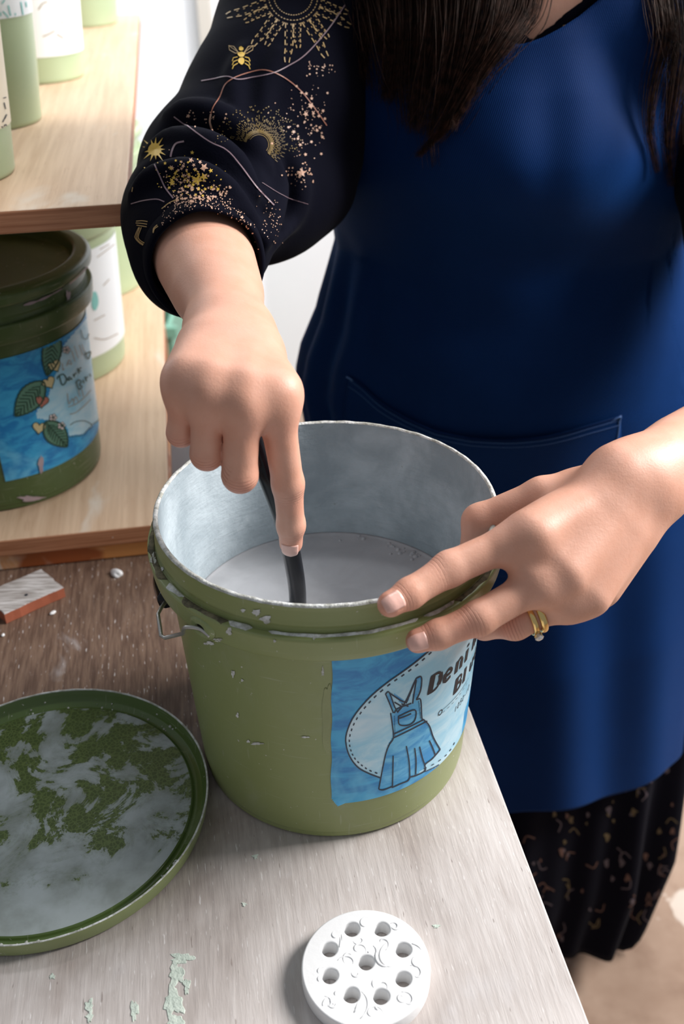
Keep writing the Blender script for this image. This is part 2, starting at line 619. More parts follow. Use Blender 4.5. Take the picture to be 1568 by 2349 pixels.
mesh_obj('bubbles', V, Fc, M['liquid'], glaze)['kind'] = 'stuff'


# ------------------------------------------------------------------ drawing on surfaces (flat print as thin ink on the paper / cloth)
def bvh_of(objs):
    dgp = bpy.context.evaluated_depsgraph_get()
    bpy.context.view_layer.update()
    V, Fc = [], []
    for o in objs:
        me = o.data
        mw = o.matrix_world
        off = len(V)
        V += [mw @ v.co for v in me.vertices]
        Fc += [tuple(i + off for i in p.vertices) for p in me.polygons]
    return BVHTree.FromPolygons(V, Fc)


def cast(tree, u, v, off=0.0):
    d = ray(u, v)
    l = d.length
    p, n, i, t = tree.ray_cast(CAM, d / l)
    if p is None:
        return None
    if n.dot(d) > 0:
        n = -n
    return p + n * off


def ribbon2(pts, w):
    """polyline -> list of quads (2-D), w a width or list of widths"""
    P = [np.array(p, float) for p in pts]
    n = len(P)
    W = w if isinstance(w, (list, tuple)) else [w] * n
    L, Rr = [], []
    for i in range(n):
        t = P[min(i + 1, n - 1)] - P[max(i - 1, 0)]
        l = np.hypot(*t)
        t = t / l if l > 1e-9 else np.array((1., 0.))
        q = np.array((-t[1], t[0])) * W[i] / 2
        L.append(P[i] + q)
        Rr.append(P[i] - q)
    return [(L[i], L[i + 1], Rr[i + 1], Rr[i]) for i in range(n - 1)]


def decal(name, parent, mat, polys, fn, midx=None):
    """polys: 2-D polygons; fn maps a 2-D point onto the surface"""
    V, Fc, mi = [], [], []
    for k, poly in enumerate(polys):
        q = [fn(p) for p in poly]
        if any(x is None for x in q):
            continue
        o = len(V)
        V += q
        Fc.append(tuple(range(o, o + len(q))))
        mi.append(midx[k] if midx is not None else 0)
    if not Fc:
        return None
    o = mesh_obj(name, V, Fc, mat, parent, smooth=False, midx=mi)
    return o


def inside(px, poly):
    x, y = px
    c = False
    n = len(poly)
    for i in range(n):
        x1, y1 = poly[i]
        x2, y2 = poly[i - 1]
        if (y1 > y) != (y2 > y) and x < (x2 - x1) * (y - y1) / (y2 - y1) + x1:
            c = not c
    return c


def watercolour(name, c0, c1, c2, scale=38, vtilt=0.0):
    m = Mat(name)
    n1 = m.noise(m.co((1, 1, 2.2)), scale, 5, 0.62, 0.9)
    n2 = m.noise(m.co((1, 1, 1.4), loc=(3, 1, 2)), scale * 0.4, 4, 0.6, 0.6)
    c = m.mix(m.ramp(n1, 0.35, 0.66), c0, c1)
    c = m.mix(m.ramp(n2, 0.52, 0.72), c, c2)
    return m.out(c, 0.42, m.bump(m.noise(m.co(), 260, 3), 0.08, 0.0006))


M['wc_deep'] = watercolour('blue_watercolour', srgb(22, 128, 196), srgb(62, 174, 224), srgb(112, 200, 236))
M['wc_light'] = watercolour('pale_blue_watercolour', srgb(156, 214, 238), srgb(198, 232, 246), srgb(218, 238, 248), 26)
M['wc_mid'] = watercolour('denim_watercolour', srgb(44, 146, 208), srgb(108, 192, 230), srgb(72, 172, 220), 46)
M['paper'] = plain('label_paper', srgb(226, 230, 234), 0.5, 0.05, 200)
M['ink'] = plain('black_ink', srgb(22, 40, 62), 0.5)
M['ink_black'] = plain('dark_ink', srgb(24, 32, 44), 0.5)


def lab(x, y):      # pixel read off the enlarged crop of the front label
    return (700 + x / 3.136, 1400 + y / 3.136)


def cone_pt(theta, z, off=0.0):
    r = body_r(z) + off
    return Vector((r * math.cos(theta), r * math.sin(theta), z))


region = [lab(*p) for p in ((1220, 30), (1060, 170), (905, 285), (800, 365), (700, 440), (600, 510), (500, 590), (420, 670), (350, 760), (310, 840), (290, 920), (300, 1000), (330, 1070),
                            (380, 1130), (450, 1170), (540, 1205), (700, 1215), (850, 1165), (930, 1130), (1000, 1085), (1070, 1010), (1110, 930), (1130, 860), (1200, 860), (1300, 30))]
dressp = [lab(*p) for p in ((612, 738), (640, 735), (655, 705), (760, 670), (775, 655), (820, 640), (832, 780), (850, 785), (890, 830), (915, 900), (968, 1000), (930, 1030), (905, 1075),
                            (860, 1110), (850, 1145), (795, 1180), (752, 1195), (720, 1225), (690, 1240), (620, 1268), (580, 1280), (527, 1286), (560, 1100), (590, 980), (622, 915), (630, 880), (625, 800))]
straps = [[lab(*p) for p in ((575, 600), (600, 590), (660, 735), (632, 740))], [lab(*p) for p in ((797, 487), (833, 480), (825, 560), (795, 645), (765, 660))],
          [lab(*p) for p in ((630, 600), (640, 595), (720, 660), (690, 672))], [lab(*p) for p in ((790, 495), (740, 655), (722, 665))]]

NT, NZ = 190, 120
TA, TB, ZA, ZB = dg(-88.5), dg(-2), 0.0375, 0.1655
V, Fc, mi = [], [], []
for j in range(NZ + 1):
    for i in range(NT + 1):
        s, t = i / NT, j / NZ
        th = TA + (TB - TA) * s - dg(2.2) * (1 - s) * (1 - t) + dg(0.5) * math.sin(t * 23) * (1 - s) * 0.4
        z = ZA + (ZB - ZA) * t
        off = 0.0007
        if s < 0.06 and t < 0.05:
            off += 0.004 * (0.06 - s) * (0.05 - t) / 0.003       # lifted corner
        V.append(cone_pt(th, z, off))
for j in range(NZ):
    for i in range(NT):
        if i < 5 - j:
            continue
        a = j * (NT + 1) + i
        Fc.append((a, a + 1, a + NT + 2, a + NT + 1))
        c = (V[a] + V[a + NT + 2]) / 2
        u, v, _ = proj(c)
        th = math.atan2(c.y, c.x)
        k = 0
        if th > dg(-24):
            k = 1 if (0.06 + 0.05 * (th + dg(24)) < c.z and th < dg(-12)) else 0
        elif inside((u, v), region):
            k = 1
        if th < dg(-24) and (inside((u, v), dressp) or any(inside((u, v), s_) for s_ in straps)):
            k = 2
        mi.append(k)
label = mesh_obj('label', V, Fc, [M['wc_deep'], M['wc_light'], M['wc_mid']], bucket, midx=mi)
label['label'] = 'blue watercolour paper label with a drawn dungaree dress'
LT = bvh_of([label])
L1 = lambda p: cast(LT, p[0], p[1], 0.00025)
ink = []
ol = [lab(*p) for p in ((890, 290), (800, 365), (700, 440), (600, 510), (500, 590), (420, 670), (350, 760), (310, 840), (290, 920), (300, 1000), (330, 1070), (380, 1130), (450, 1170), (540, 1205))]
ink += ribbon2(catmull(ol, 5), 3.0)
ol2 = [lab(*p) for p in ((760, 1195), (850, 1162), (930, 1125), (1000, 1080), (1065, 1010), (1105, 930))]
ink += ribbon2(catmull(ol2, 5), 1.8)
dsh = catmull([lab(*p) for p in ((905, 300), (810, 385), (710, 460), (610, 528), (510, 612), (435, 690), (375, 770), (335, 850), (316, 930), (325, 1000), (352, 1060), (400, 1110), (460, 1150), (540, 1180))], 14)
for i in range(0, len(dsh) - 4, 7):
    ink += ribbon2(dsh[i:i + 4], 2.8)
dsh = catmull([lab(*p) for p in ((850, 1140), (930, 1100), (1000, 1050), (1050, 990), (1085, 920))], 12)
for i in range(0, len(dsh) - 4, 8):
    ink += ribbon2(dsh[i:i + 4], 1.8)
LN = [((612, 738), (625, 830), (632, 915), (600, 970), (575, 1040), (550, 1160), (527, 1286)), ((527, 1286), (560, 1290), (620, 1268), (625, 1272), (690, 1243), (735, 1225), (752, 1198)),
      ((752, 1198), (800, 1185), (860, 1150), (860, 1108), (905, 1072), (935, 1040), (968, 1000)), ((968, 1000), (920, 915), (890, 830), (850, 785)), ((850, 785), (836, 770), (828, 645), (800, 640)),
      ((638, 738), (665, 705), (760, 668)), ((632, 890), (740, 840), (850, 785)), ((630, 918), (740, 865), (875, 795)), ((575, 600), (605, 670), (632, 738)), ((575, 600), (602, 590), (640, 690), (665, 735)),
      ((602, 592), (680, 645), (722, 662)), ((640, 660), (690, 690)), ((797, 487), (833, 480), (828, 570), (797, 645)), ((797, 487), (735, 640), (722, 668)), ((797, 500), (780, 600), (770, 670)), ((660, 735), (720, 655), (790, 500)), ((690, 672), (740, 690)),
      ((630, 1045), (628, 1150), (625, 1270)), ((725, 975), (745, 1090), (750, 1200)), ((785, 990), (795, 1080), (792, 1178)), ((820, 980), (840, 1060), (858, 1110)), ((890, 935), (915, 990), (935, 1045)),
      ((668, 762), (675, 820), (735, 825), (785, 790), (785, 715), (668, 762)), ((668, 778), (720, 760), (760, 742))]
for l in LN:
    ink += ribbon2(catmull([lab(*p) for p in l], 5), 3.0)
for i in range(14):
    y = 760 + i * 10.5
    ink += ribbon2([lab(640 + i * .2, y), lab(641 + i * .2, y + 5)], 1.6)
    ink += ribbon2([lab(812 + i * 1.0, 655 + i * 9), lab(813 + i, 660 + i * 9)], 1.6)
decal('drawing', label, M['ink'], ink, L1)

GLYPH = {
    'D': ([((.16, 0), (.16, 1)), .26], [((-.02, .99), (.5, 1), (.80, .84), (.88, .5), (.80, .16), (.5, 0), (-.02, .01)), .09], [((.80, .82), (.90, .5), (.80, .18)), .22]),
    'e': ([((.12, .34), (.72, .40), (.68, .58), (.42, .68), (.16, .52), (.10, .30), (.30, .03), (.74, .12)), .11], [((.14, .56), (.11, .30), (.22, .10)), .2]),
    'n': ([((.16, 0), (.16, .68)), .22], [((.16, .52), (.44, .68), (.66, .58), (.70, .40)), .10], [((.70, .5), (.70, 0)), .22], [((0, .01), (.34, .01)), .06], [((.54, .01), (.88, .01)), .06]),
    'i': ([((.2, 0), (.2, .66)), .24], [((.2, .84), (.2, .98)), .2], [((.02, .01), (.4, .01)), .06]),
    'm': ([((.12, 0), (.12, .68)), .2], [((.12, .52), (.34, .68), (.5, .55), (.5, 0)), .16], [((.5, .52), (.72, .68), (.88, .55), (.88, 0)), .16]),
    'B': ([((.16, 0), (.16, 1)), .26], [((-.02, .99), (.5, 1), (.76, .87), (.74, .62), (.44, .52), (.16, .52)), .10], [((.44, .52), (.82, .42), (.84, .14), (.5, 0), (-.02, .01)), .12], [((.78, .40), (.84, .25), (.74, .08)), .14]),
    'l': ([((.2, 0), (.2, 1)), .24], [((.02, .01), (.4, .01)), .06], [((.02, .99), (.2, .99)), .06]),
    'u': ([((.14, .66), (.14, .2), (.36, .02), (.6, .14)), .15], [((.68, .66), (.68, 0)), .2]),
    '1': ([((.3, 0), (.3, .95)), .12],), '0': ([((.3, 0), (.1, .3), (.1, .7), (.3, 1), (.5, .7), (.5, .3), (.3, 0)), .11],),
    '5': ([((.55, 1), (.15, 1), (.12, .6), (.4, .62), (.56, .4), (.45, .08), (.1, .02)), .11],), '-': ([((.1, .45), (.5, .45)), .1],),
}


def lettering(txt, th0, z0, hgt, adv, rise, wid, slant=0.12, bold=1.6):
    """letters laid on the cone: th0 start angle, z0 base, hgt letter height, adv step (m along the arc), rise per step"""
    out = []
    for k, ch in enumerate(txt):
        for g in GLYPH.get(ch, ()):
            for q in ribbon2(catmull(g[0], 4) if len(g[0]) > 2 else [g[0][0], g[0][1]], g[1] * bold):
                out.append([((k * adv + (p[0] * wid + p[1] * hgt * slant)), k * rise + p[0] * wid * rise / adv + p[1] * hgt) for p in q])
    polys = []
    for q in out:
        polys.append([(th0 + s / 0.1005, z0 + t) for s, t in q])
    return polys


def cone_fn(p):
    return cone_pt(p[0], p[1], 0.0010)


def th_z(u, v):
    q = cast(LT, u, v)
    return math.atan2(q.y, q.x), q.z


tD, zD = th_z(980, 1592)
tn, zn = th_z(1041, 1546)
adv, rise = (tn - tD) * 0.1005 / 2, (zn - zD) / 2
txt = lettering('Denim', tD, zD, 0.0135, adv, rise, adv * 0.86)
tB, zB = th_z(1039, 1592)
txt += lettering('Blue', tB, zB, 0.0115, adv * .92, rise * .92, adv * 0.8)
ts, zs = th_z(1041, 1634)
txt += lettering('1050-10', ts, zs, 0.0046, adv * .30, rise * .30, adv * .26, .2)
decal('lettering', label, M['ink_black'], txt, cone_fn)
sm = []
t1, z1 = th_z(1009, 1634)
ci = [(t1 + math.cos(a) * .022, z1 + math.sin(a) * .0024) for a in np.linspace(0, 2 * PI, 14)]
for i in range(13):
    a, b = ci[i], ci[i + 1]
    k = lambda p: (t1 + (p[0] - t1) * .7, z1 + (p[1] - z1) * .7)
    sm.append((a, b, k(b), k(a)))
for i in range(7):
    for dz, ln in ((0.0008, .05), (-0.0020, .025)):
        tt = t1 + .022 + i * .05
        zz = z1 + dz + i * .05 * .1005 * rise / adv
        sm.append(((tt, zz), (tt + ln, zz + ln * .1005 * rise / adv), (tt + ln, zz + .00035 + ln * .1005 * rise / adv), (tt, zz + .00035)))
decal('small_print', label, M['ink_black'], sm, cone_fn)

# dried pale drip beside the label, and blobs of glaze on the bucket wall
BT = bvh_of([c for c in bucket.children if c.name.startswith('bucket_body')])
B1 = lambda p: cast(BT, p[0], p[1], 0.0004)
smear = [blob(754, 1650, 16, 78, 34, .16)]
M['smear'] = plain('thin_dried_smear', srgb(146, 153, 108), 0.6, 0.4, 160, 0.2)
c0 = lambda poly: [(poly[i], poly[(i + 1) % len(poly)], (sum(p[0] for p in poly) / len(poly), sum(p[1] for p in poly) / len(poly))) for i in range(len(poly))]
o = decal('dried_smear', bucket, M['smear'], c0(smear[0]), B1)
o['label'] = 'pale dried smear beside the label'
dr = []
for (u, v, rx, ry) in ((526, 1448, 6, 9), (558, 1400, 5, 4), (590, 1705, 14, 3), (570, 1700, 4, 3), (535, 1545, 4, 8), (740, 1540, 3, 10), (480, 1475, 12, 4), (500, 1467, 10, 4), (440, 1436, 14, 5), (352, 1282, 6, 14), (610, 1420, 12, 9), (588, 1404, 9, 7),
                       (556, 1560, 3, 3), (630, 1470, 3, 3), (360, 1345, 5, 9), (372, 1305, 4, 6), (700, 1690, 10, 2), (545, 1640, 3, 6), (720, 1465, 3, 3)):
    o = decal('glaze_drip', bucket, M['crust_white'], c0(blob(u, v, rx, ry, 16, .4)), B1)
    if o:
        o['label'] = 'small dried white drip on the bucket wall'

# ------------------------------------------------------------------ stirring tool
tool_px = [(577, 985, .590), (594, 1040, .595), (614, 1095, .600), (640, 1165, .612), (660, 1235, .632), (674, 1300, .656), (681, 1350, .680), (683, 1400, .706), (684, 1470, .745)]
pts = [at(*p) for p in tool_px]
tool = mesh_obj('stirring_tool', *tube_mesh(catmull(pts, 8), 0.0060, 18), M['black_rubber'])
tag(tool, 'curved glossy black stirring rod held in the bucket of glaze', 'tool')

# ------------------------------------------------------------------ lid lying upside down on the table
LC = Vector((-0.1958, -0.0693, 0))
lid = empty('bucket_lid', LC)
tag(lid, 'green plastic lid lying upside down, splashed with grey glaze', 'lid')
prof = smooth_profile([(0.0, 0.0008), (0.1050, 0.0008), (0.1078, 0.0020), (0.1098, 0.0125), (0.1100, 0.0148)], 3, 0.001)
V, Fc = lathe(prof, 140)
mesh_obj('lid_wall', V, Fc, M['green_rim'], lid)
prof = smooth_profile([(0.1086, 0.0146), (0.1075, 0.0120), (0.1052, 0.0062), (0.1015, 0.0042), (0.0995, 0.0042), (0.0985, 0.0058), (0.0975, 0.0064)], 3, 0.0008)
V, Fc = lathe(prof, 140)
M['green_wet'] = plastic('wet_green_plastic', srgb(84, 104, 54), 0.15, rough=0.18)
mesh_obj('lid_channel', V, Fc, M['green_wet'], lid)
V, Fc = lathe(smooth_profile([(0.1100, 0.0148), (0.1097, 0.0153), (0.1090, 0.0153), (0.1086, 0.0146)], 2, .0002), 220)
mesh_obj('lid_edge', wobble(V, .0003, 5), Fc, M['crust_white'], lid)


def lid_face_mat():
    m = Mat('glaze_splashed_plastic')
    co = m.co()
    big = m.noise(co, 24, 7, 0.68, 0.8)
    med = m.noise(m.co(loc=(2, 5, 1)), 46, 5, 0.6, 0.5)
    sx = m.n('ShaderNodeSeparateXYZ', ins={0: co})
    edge = m.n('ShaderNodeMapRange', ins={0: sx.outputs[1], 1: -0.03, 2: -0.085, 3: 0.0, 4: 0.17}).outputs[0]
    k = m.math('ADD', m.math('ADD', m.math('MULTIPLY', big, 0.72), m.math('MULTIPLY', med, 0.28)), edge)
    f = m.ramp(k, 0.482, 0.504)
    cell = m.n('ShaderNodeTexVoronoi', feature='DISTANCE_TO_EDGE', ins={'Vector': co, 'Scale': 330}).outputs[0]
    green = m.mix(m.ramp(cell, 0.02, 0.14), srgb(96, 112, 62), srgb(70, 86, 44))
    gl = m.mix(m.ramp(m.noise(co, 30, 4), .35, .65), srgb(134, 142, 138), srgb(166, 175, 176))
    thin = m.ramp(k, 0.48, 0.58)
    gl = m.mix(thin, m.mix(0.35, gl, green), gl)
    c = m.mix(f, green, gl)
    nb = m.bump(m.math('ADD', f, m.math('MULTIPLY', m.noise(co, 120, 3), 0.25)), 0.35, 0.0008)
    return m.out(c, m.mix(f, (0.3, 0.3, 0.3), (0.42, 0.42, 0.42)), nb)


V, Fc = lathe([(0.0975, 0.0064), (0.09, 0.0062), (0.06, 0.0060), (0.03, 0.0060), (0.0, 0.0060)], 100)
mesh_obj('lid_face', V, Fc, lid_face_mat(), lid)
dr = []
for i in range(70):
    a = dg(rs.uniform(-130, -20)) if i < 50 else dg(rs.uniform(40, 140))
    r = rs.uniform(0.1005, 0.1072)
    s = rs.uniform(0.0003, 0.0012) * (1.6 if i % 9 == 0 else 1)
    z = 0.0044 + max(0, (r - 0.1015)) * 0.9
    v, f = lathe([(0.0, .8), (.6, .6), (1.0, 0.0), (1.0, -.3)], 9)
    dr.append(([(r * math.cos(a) + x * s, r * math.sin(a) + y * s * rs.uniform(.7, 1.4), z + zz * s * .7) for x, y, zz in v], f))
V, Fc = join(dr)
mesh_obj('glaze_spatter', V, Fc, M['crust_white'], lid)['kind'] = 'stuff'

# ------------------------------------------------------------------ ceramic button with nine holes
BC = Vector((0.0179, -0.1947, 0))
M['ceramic'] = plain('white_bisque_ceramic', srgb(236, 236, 236), 0.6, 0.12, 300, 0.015)
cu = bpy.data.curves.new('button_shape', 'CURVE')
cu.dimensions = '2D'
cu.fill_mode = 'BOTH'
BT_ = 0.0112


def circ_spline(c, r, n=40, jit=0.0):
    sp = cu.splines.new('POLY')
    sp.points.add(n - 1)
    sp.use_cyclic_u = True
    for i in range(n):
        a = 2 * PI * i / n
        rr = r * (1 + jit * math.sin(3 * a + c[0] * 900))
        sp.points[i].co = (c[0] + rr * math.cos(a), c[1] + rr * math.sin(a), 0, 1)


BEV = 0.0010
circ_spline((0, 0), 0.0374 - BEV, 110, 0.004)
holes = [(839, 2217), (806, 2141), (875, 2141), (924, 2188), (924, 2255), (873, 2295), (805, 2292), (756, 2248), (755, 2187)]
HP = []
for (u, v) in holes:
    p = onz(u, v - 7, 0.0100) - BC
    HP.append((p.x, p.y))
    circ_spline((p.x, p.y), 0.0047 + BEV, 28, 0.02)
cu.extrude = BT_ / 2 - BEV
cu.bevel_depth = BEV
cu.bevel_resolution = 2
tmp = bpy.data.objects.new('tmp', cu)
COL.objects.link(tmp)
dgp = bpy.context.evaluated_depsgraph_get()
me = bpy.data.meshes.new_from_object(tmp.evaluated_get(dgp))
bpy.data.objects.remove(tmp)
bpy.data.curves.remove(cu)
me.name = 'ceramic_disc'
me.materials.clear()
me.materials.append(M['ceramic'])
disc = bpy.data.objects.new('ceramic_disc', me)
COL.objects.link(disc)
disc.location = BC + Vector((0, 0, BT_ / 2))
tag(disc, 'round white ceramic disc with nine holes and scrolled relief on the table', 'ceramic disc')
rl = []


def scroll(cx, cy, r0, turns, a0, sgn, w, grow=1.0):
    pts = []
    n = int(22 * turns) + 6
    for i in range(n):
        t = i / (n - 1)
        r = r0 * (1 - 0.82 * t) * grow
        a = a0 + sgn * t * turns * 2 * PI
        pts.append((cx + r * math.cos(a), cy + r * math.sin(a)))
    return pts, w


def clear_of_holes(p, m=0.0058):
    return math.hypot(*p) < 0.0345 and all(math.hypot(p[0] - h[0], p[1] - h[1]) > m for h in HP)


scr = [scroll(-0.004, 0.0105, 0.0062, 1.1, -2.4, 1, .0007), scroll(0.003, 0.0085, 0.0045, .8, 1.2, -1, .0006), scroll(-0.013, -0.0195, 0.010, .55, -1.0, 1, .0007), scroll(-0.011, -0.0195, 0.0075, .6, -1.0, 1, .0006), scroll(-0.009, -0.0195, 0.013, .5, -1.2, 1, .0006),
       scroll(0.009, -0.012, 0.006, .9, 2.5, 1, .0006), scroll(-0.022, 0.015, 0.010, .4, 0.6, -1, .0006), scroll(-0.025, 0.013, 0.012, .4, 0.5, -1, .0006), scroll(0.014, 0.003, 0.011, .45, 2.0, 1, .0008), scroll(0.017, 0.002, 0.014, .4, 1.7, 1, .0007),
       scroll(0.026, 0.008, 0.007, .7, 0.2, 1, .0006), scroll(-0.009, 0.001, 0.008, .4, 2.8, -1, .0006), scroll(-0.026, -0.004, 0.006, .5, 0, 1, .0006), scroll(-0.0255, -0.009, 0.007, .45, 0.3, 1, .0006), scroll(0.003, -0.029, 0.006, .7, 0, 1, .0006), scroll(-0.019, -0.026, 0.008, .5, 2, 1, .0006),
       scroll(0.001, 0.0275, 0.005, .7, 1, 1, .0006), scroll(0.022, -0.022, 0.006, .6, 2, -1, .0006), scroll(0.028, -0.006, 0.006, .6, 2, -1, .0006), scroll(-0.014, 0.027, 0.007, .4, 1, -1, .0006), scroll(0.017, 0.026, 0.007, .5, 1, -1, .0006)]
for k in range(14):
    a_, r_ = RNG.uniform(0, 2 * PI), 0.034 * math.sqrt(RNG.random())
    scr.append(scroll(r_ * math.cos(a_), r_ * math.sin(a_), RNG.uniform(.003, .0055), RNG.uniform(.35, .9), RNG.uniform(0, 6), RNG.choice((-1, 1)), .00065))
for pts, w in scr:
    seg = []
    for p in pts + [None]:
        if p is not None and clear_of_holes(p):
            seg.append((p[0], p[1], BT_ / 2 - w * .45))
        else:
            if len(seg) > 3:
                n = len(seg)
                rl.append(tube_mesh(seg, [w * 1.25 * (0.35 + 0.65 * math.sin(PI * (i + .5) / n)) for i in range(n)], 7))
            seg = []
V, Fc = join(rl)
o = mesh_obj('scroll_relief', V, Fc, M['ceramic'], disc)

# ------------------------------------------------------------------ wood offcut and crumbs
def offcut():
    m = Mat('weathered_white_wood')
    A = onz(0, 1340, .012)
    Bp = onz(95, 1305, .012)
    ang = math.atan2((onz(145, 1345, .012) - Bp).y, (onz(145, 1345, .012) - Bp).x)
    g = m.noise(m.co((40, 500, 40), (0, 0, -0.35)), 1.0, 4, 0.6, 0.2)
    c = m.mix(m.ramp(g, 0.35, 0.7), srgb(150, 142, 136), srgb(212, 208, 206))
    top_m = m.out(c, 0.7, m.bump(g, 0.4, 0.001))
    side_m = plain('terracotta_stain', srgb(164, 92, 66), 0.7, 0.4, 150, 0.2)
    T = 0.011
    corners = [onz(-42, 1362, T), onz(95, 1305, T), onz(145, 1347, T), onz(10, 1408, T)]
    ctr = sum(corners, Vector()) / 4
    pts = []
    for i in range(4):
        a, b = corners[i], corners[(i + 1) % 4]
        for k in range(8):
            p = a.lerp(b, k / 8)
            p = p + (p - ctr).normalized() * random.uniform(-.0005, .0005)
            pts.append(p)
    n = len(pts)
    root = empty('wood_offcut', (ctr.x, ctr.y, 0))
    tag(root, 'small whitened wood offcut with terracotta edge beside the lower shelf', 'wood offcut')
    V = [(p.x - ctr.x, p.y - ctr.y, 0.0004) for p in pts] + [(p.x - ctr.x, p.y - ctr.y, T - .0006) for p in pts] + [((p.x - ctr.x) * .985, (p.y - ctr.y) * .985, T) for p in pts]
    Fc = [(i, (i + 1) % n, n + (i + 1) % n, n + i) for i in range(n)] + [(n + i, n + (i + 1) % n, 2 * n + (i + 1) % n, 2 * n + i) for i in range(n)]
    Fc += [tuple(range(2 * n, 3 * n)), tuple(range(n))[::-1]]
    mi = [1] * n + [0] * n + [0, 1]
    mesh_obj('wood_piece', V, Fc, [top_m, side_m], root, smooth=False, midx=mi)
    q = onz(60, 1365, T) - Vector((ctr.x, ctr.y, 0))
    V, Fc = lathe([(0.0, 0.0002), (0.0016, 0.0002)], 12, (q.x, q.y, T))
    mesh_obj('nail_hole', V, Fc, M['ink_black'], root)


offcut()


def lump(name, u, v, s, label, seed, flat=.5):
    r = np.random.default_rng(seed)
    bm = bmesh.new()
    bmesh.ops.create_icosphere(bm, subdivisions=3, radius=1)
    k = r.normal(0, 1, (6, 3))
    for w in bm.verts:
        d = 1 + 0.16 * sum(math.sin(3 * w.co.dot(Vector(kk)) + i) for i, kk in enumerate(k)) / 2
        w.co = Vector((w.co.x * d * s[0], w.co.y * d * s[1], max(w.co.z * d, -.55) * s[2]))
    bm.verts.index_update()
    zmin = min(w.co.z for w in bm.verts)
    p = onz(u, v, s[2] * .5)
    V = [(w.co.x, w.co.y, w.co.z - zmin) for w in bm.verts]
    Fc = [tuple(x.index for x in f.verts) for f in bm.faces]
    bm.free()
    o = mesh_obj(name, V, Fc, M['ceramic'])
    o.location = (p.x, p.y, 0)
    o.rotation_euler = (0, 0, r.uniform(0, 6))
    tag(o, label, 'crumb')


lump('clay_crumb', 267, 1316, (.0065, .0042, .0035), 'largest white clay crumb on the bare wood behind the bucket', 2)
lump('clay_crumb', 121, 1406, (.0032, .0018, .0012), 'flat pale crumb just in front of the wood offcut', 3)
lump('clay_crumb', 7, 1457, (.0016, .0014, .0012), 'tiny white crumb, smallest of the three lying near the wood offcut', 4)

# ------------------------------------------------------------------ shelf unit with its boards
def beech(name='beech_board'):
    m = Mat(name)
    g = m.noise(m.co((160, 5, 60)), 1.0, 4, 0.6, 0.3)
    fl = m.ramp(m.noise(m.co((420, 30, 300)), 1.0, 2, 0.5), .6, .7)
    c = m.mix(m.ramp(g, .3, .7), srgb(196, 164, 134), srgb(214, 184, 154))
    c = m.mix(m.math('MULTIPLY', fl, .25), c, srgb(170, 130, 98))
    c = m.mix(m.ramp(m.noise(m.co((14, 6, 10)), 1.0, 4, .6, .5), .6, .74), c, srgb(216, 200, 182))
    return m.out(c, 0.5, m.bump(g, .1, .0006))


def beech_edge():
    m = Mat('beech_edge')
    g = m.noise(m.co((12, 60, 420)), 1.0, 4, 0.6, 0.4)
    c = m.mix(m.ramp(g, .3, .7), srgb(164, 106, 72), srgb(196, 138, 102))
    spk = m.ramp(m.noise(m.co((1, 1, 1)), 170, 2), .73, .76)
    c = m.mix(spk, c, srgb(226, 214, 204))
    return m.out(c, 0.55, m.bump(g, .1, .0006))


M['beech'], M['beech_edge'] = beech(), beech_edge()
SX0, SX1, SY0, SY1 = -0.50, -0.1135, 0.262, 1.46
shelf = empty('shelf_unit', (0, 0, FLOOR_Z))
tag(shelf, 'beech shelf unit holding green glaze tubs above and buckets below', 'shelf')


def shelf_part(name, x0, x1, y0, y1, z0, z1, bev=.0015, mt=None, lbl=None):
    V, Fc = box_mesh(x0, x1, y0, y1, z0, z1, bev)
    mi = []
    Vv = [Vector(v) for v in V]
    for f in Fc:
        n = (Vv[f[1]] - Vv[f[0]]).cross(Vv[f[2]] - Vv[f[0]])
        mi.append(0 if abs(n.z) >= max(abs(n.x), abs(n.y)) else 1)
    o = mesh_obj(name, V, Fc, [mt or M['beech'], M['beech_edge']], shelf, smooth=False, midx=mi)
    o.rotation_euler = (0, 0, TH)
    o.location = (0, 0, -FLOOR_Z)
    if lbl:
        o['label'] = lbl
    return o


shelf_part('upper_board', SX0, SX1, SY0, SY1, 0.312, 0.330, lbl='upper beech board of the shelf')
shelf_part('lower_board', SX0, SX1, SY0 - .003, SY1 - .05, 0.0172, 0.0352, lbl='lower beech board of the shelf')
shelf_part('side_panel', SX0 - 0.018, SX0, SY0, SY1, 0.0172, 0.40)
for yy in (SY1 - .12,):
    for xx in (SX0 + .01, SX1 - .06):
        shelf_part('leg', xx, xx + .04, yy, yy + .04, FLOOR_Z, 0.0172)


def painted_board():
    m = Mat('orange_painted_board')
    n1 = m.noise(m.co((1, 1, 1)), 12, 4, .6, .8)
    c = m.mix(m.ramp(n1, .36, .5), srgb(232, 216, 198), srgb(218, 150, 88))
    c = m.mix(m.ramp(m.noise(m.co(loc=(4, 2, 1)), 16, 3), .52, .62), c, srgb(168, 92, 48))
    return m.out(c, .5)


V, Fc = box_mesh(-.52, -.1125, .2625, .60, 0.0006, 0.0170, .001)
o = mesh_obj('painted_board', V, Fc, painted_board(), smooth=False)
o.rotation_euler = (0, 0, TH)
tag(o, 'orange and cream painted board lying under the lower shelf', 'board')

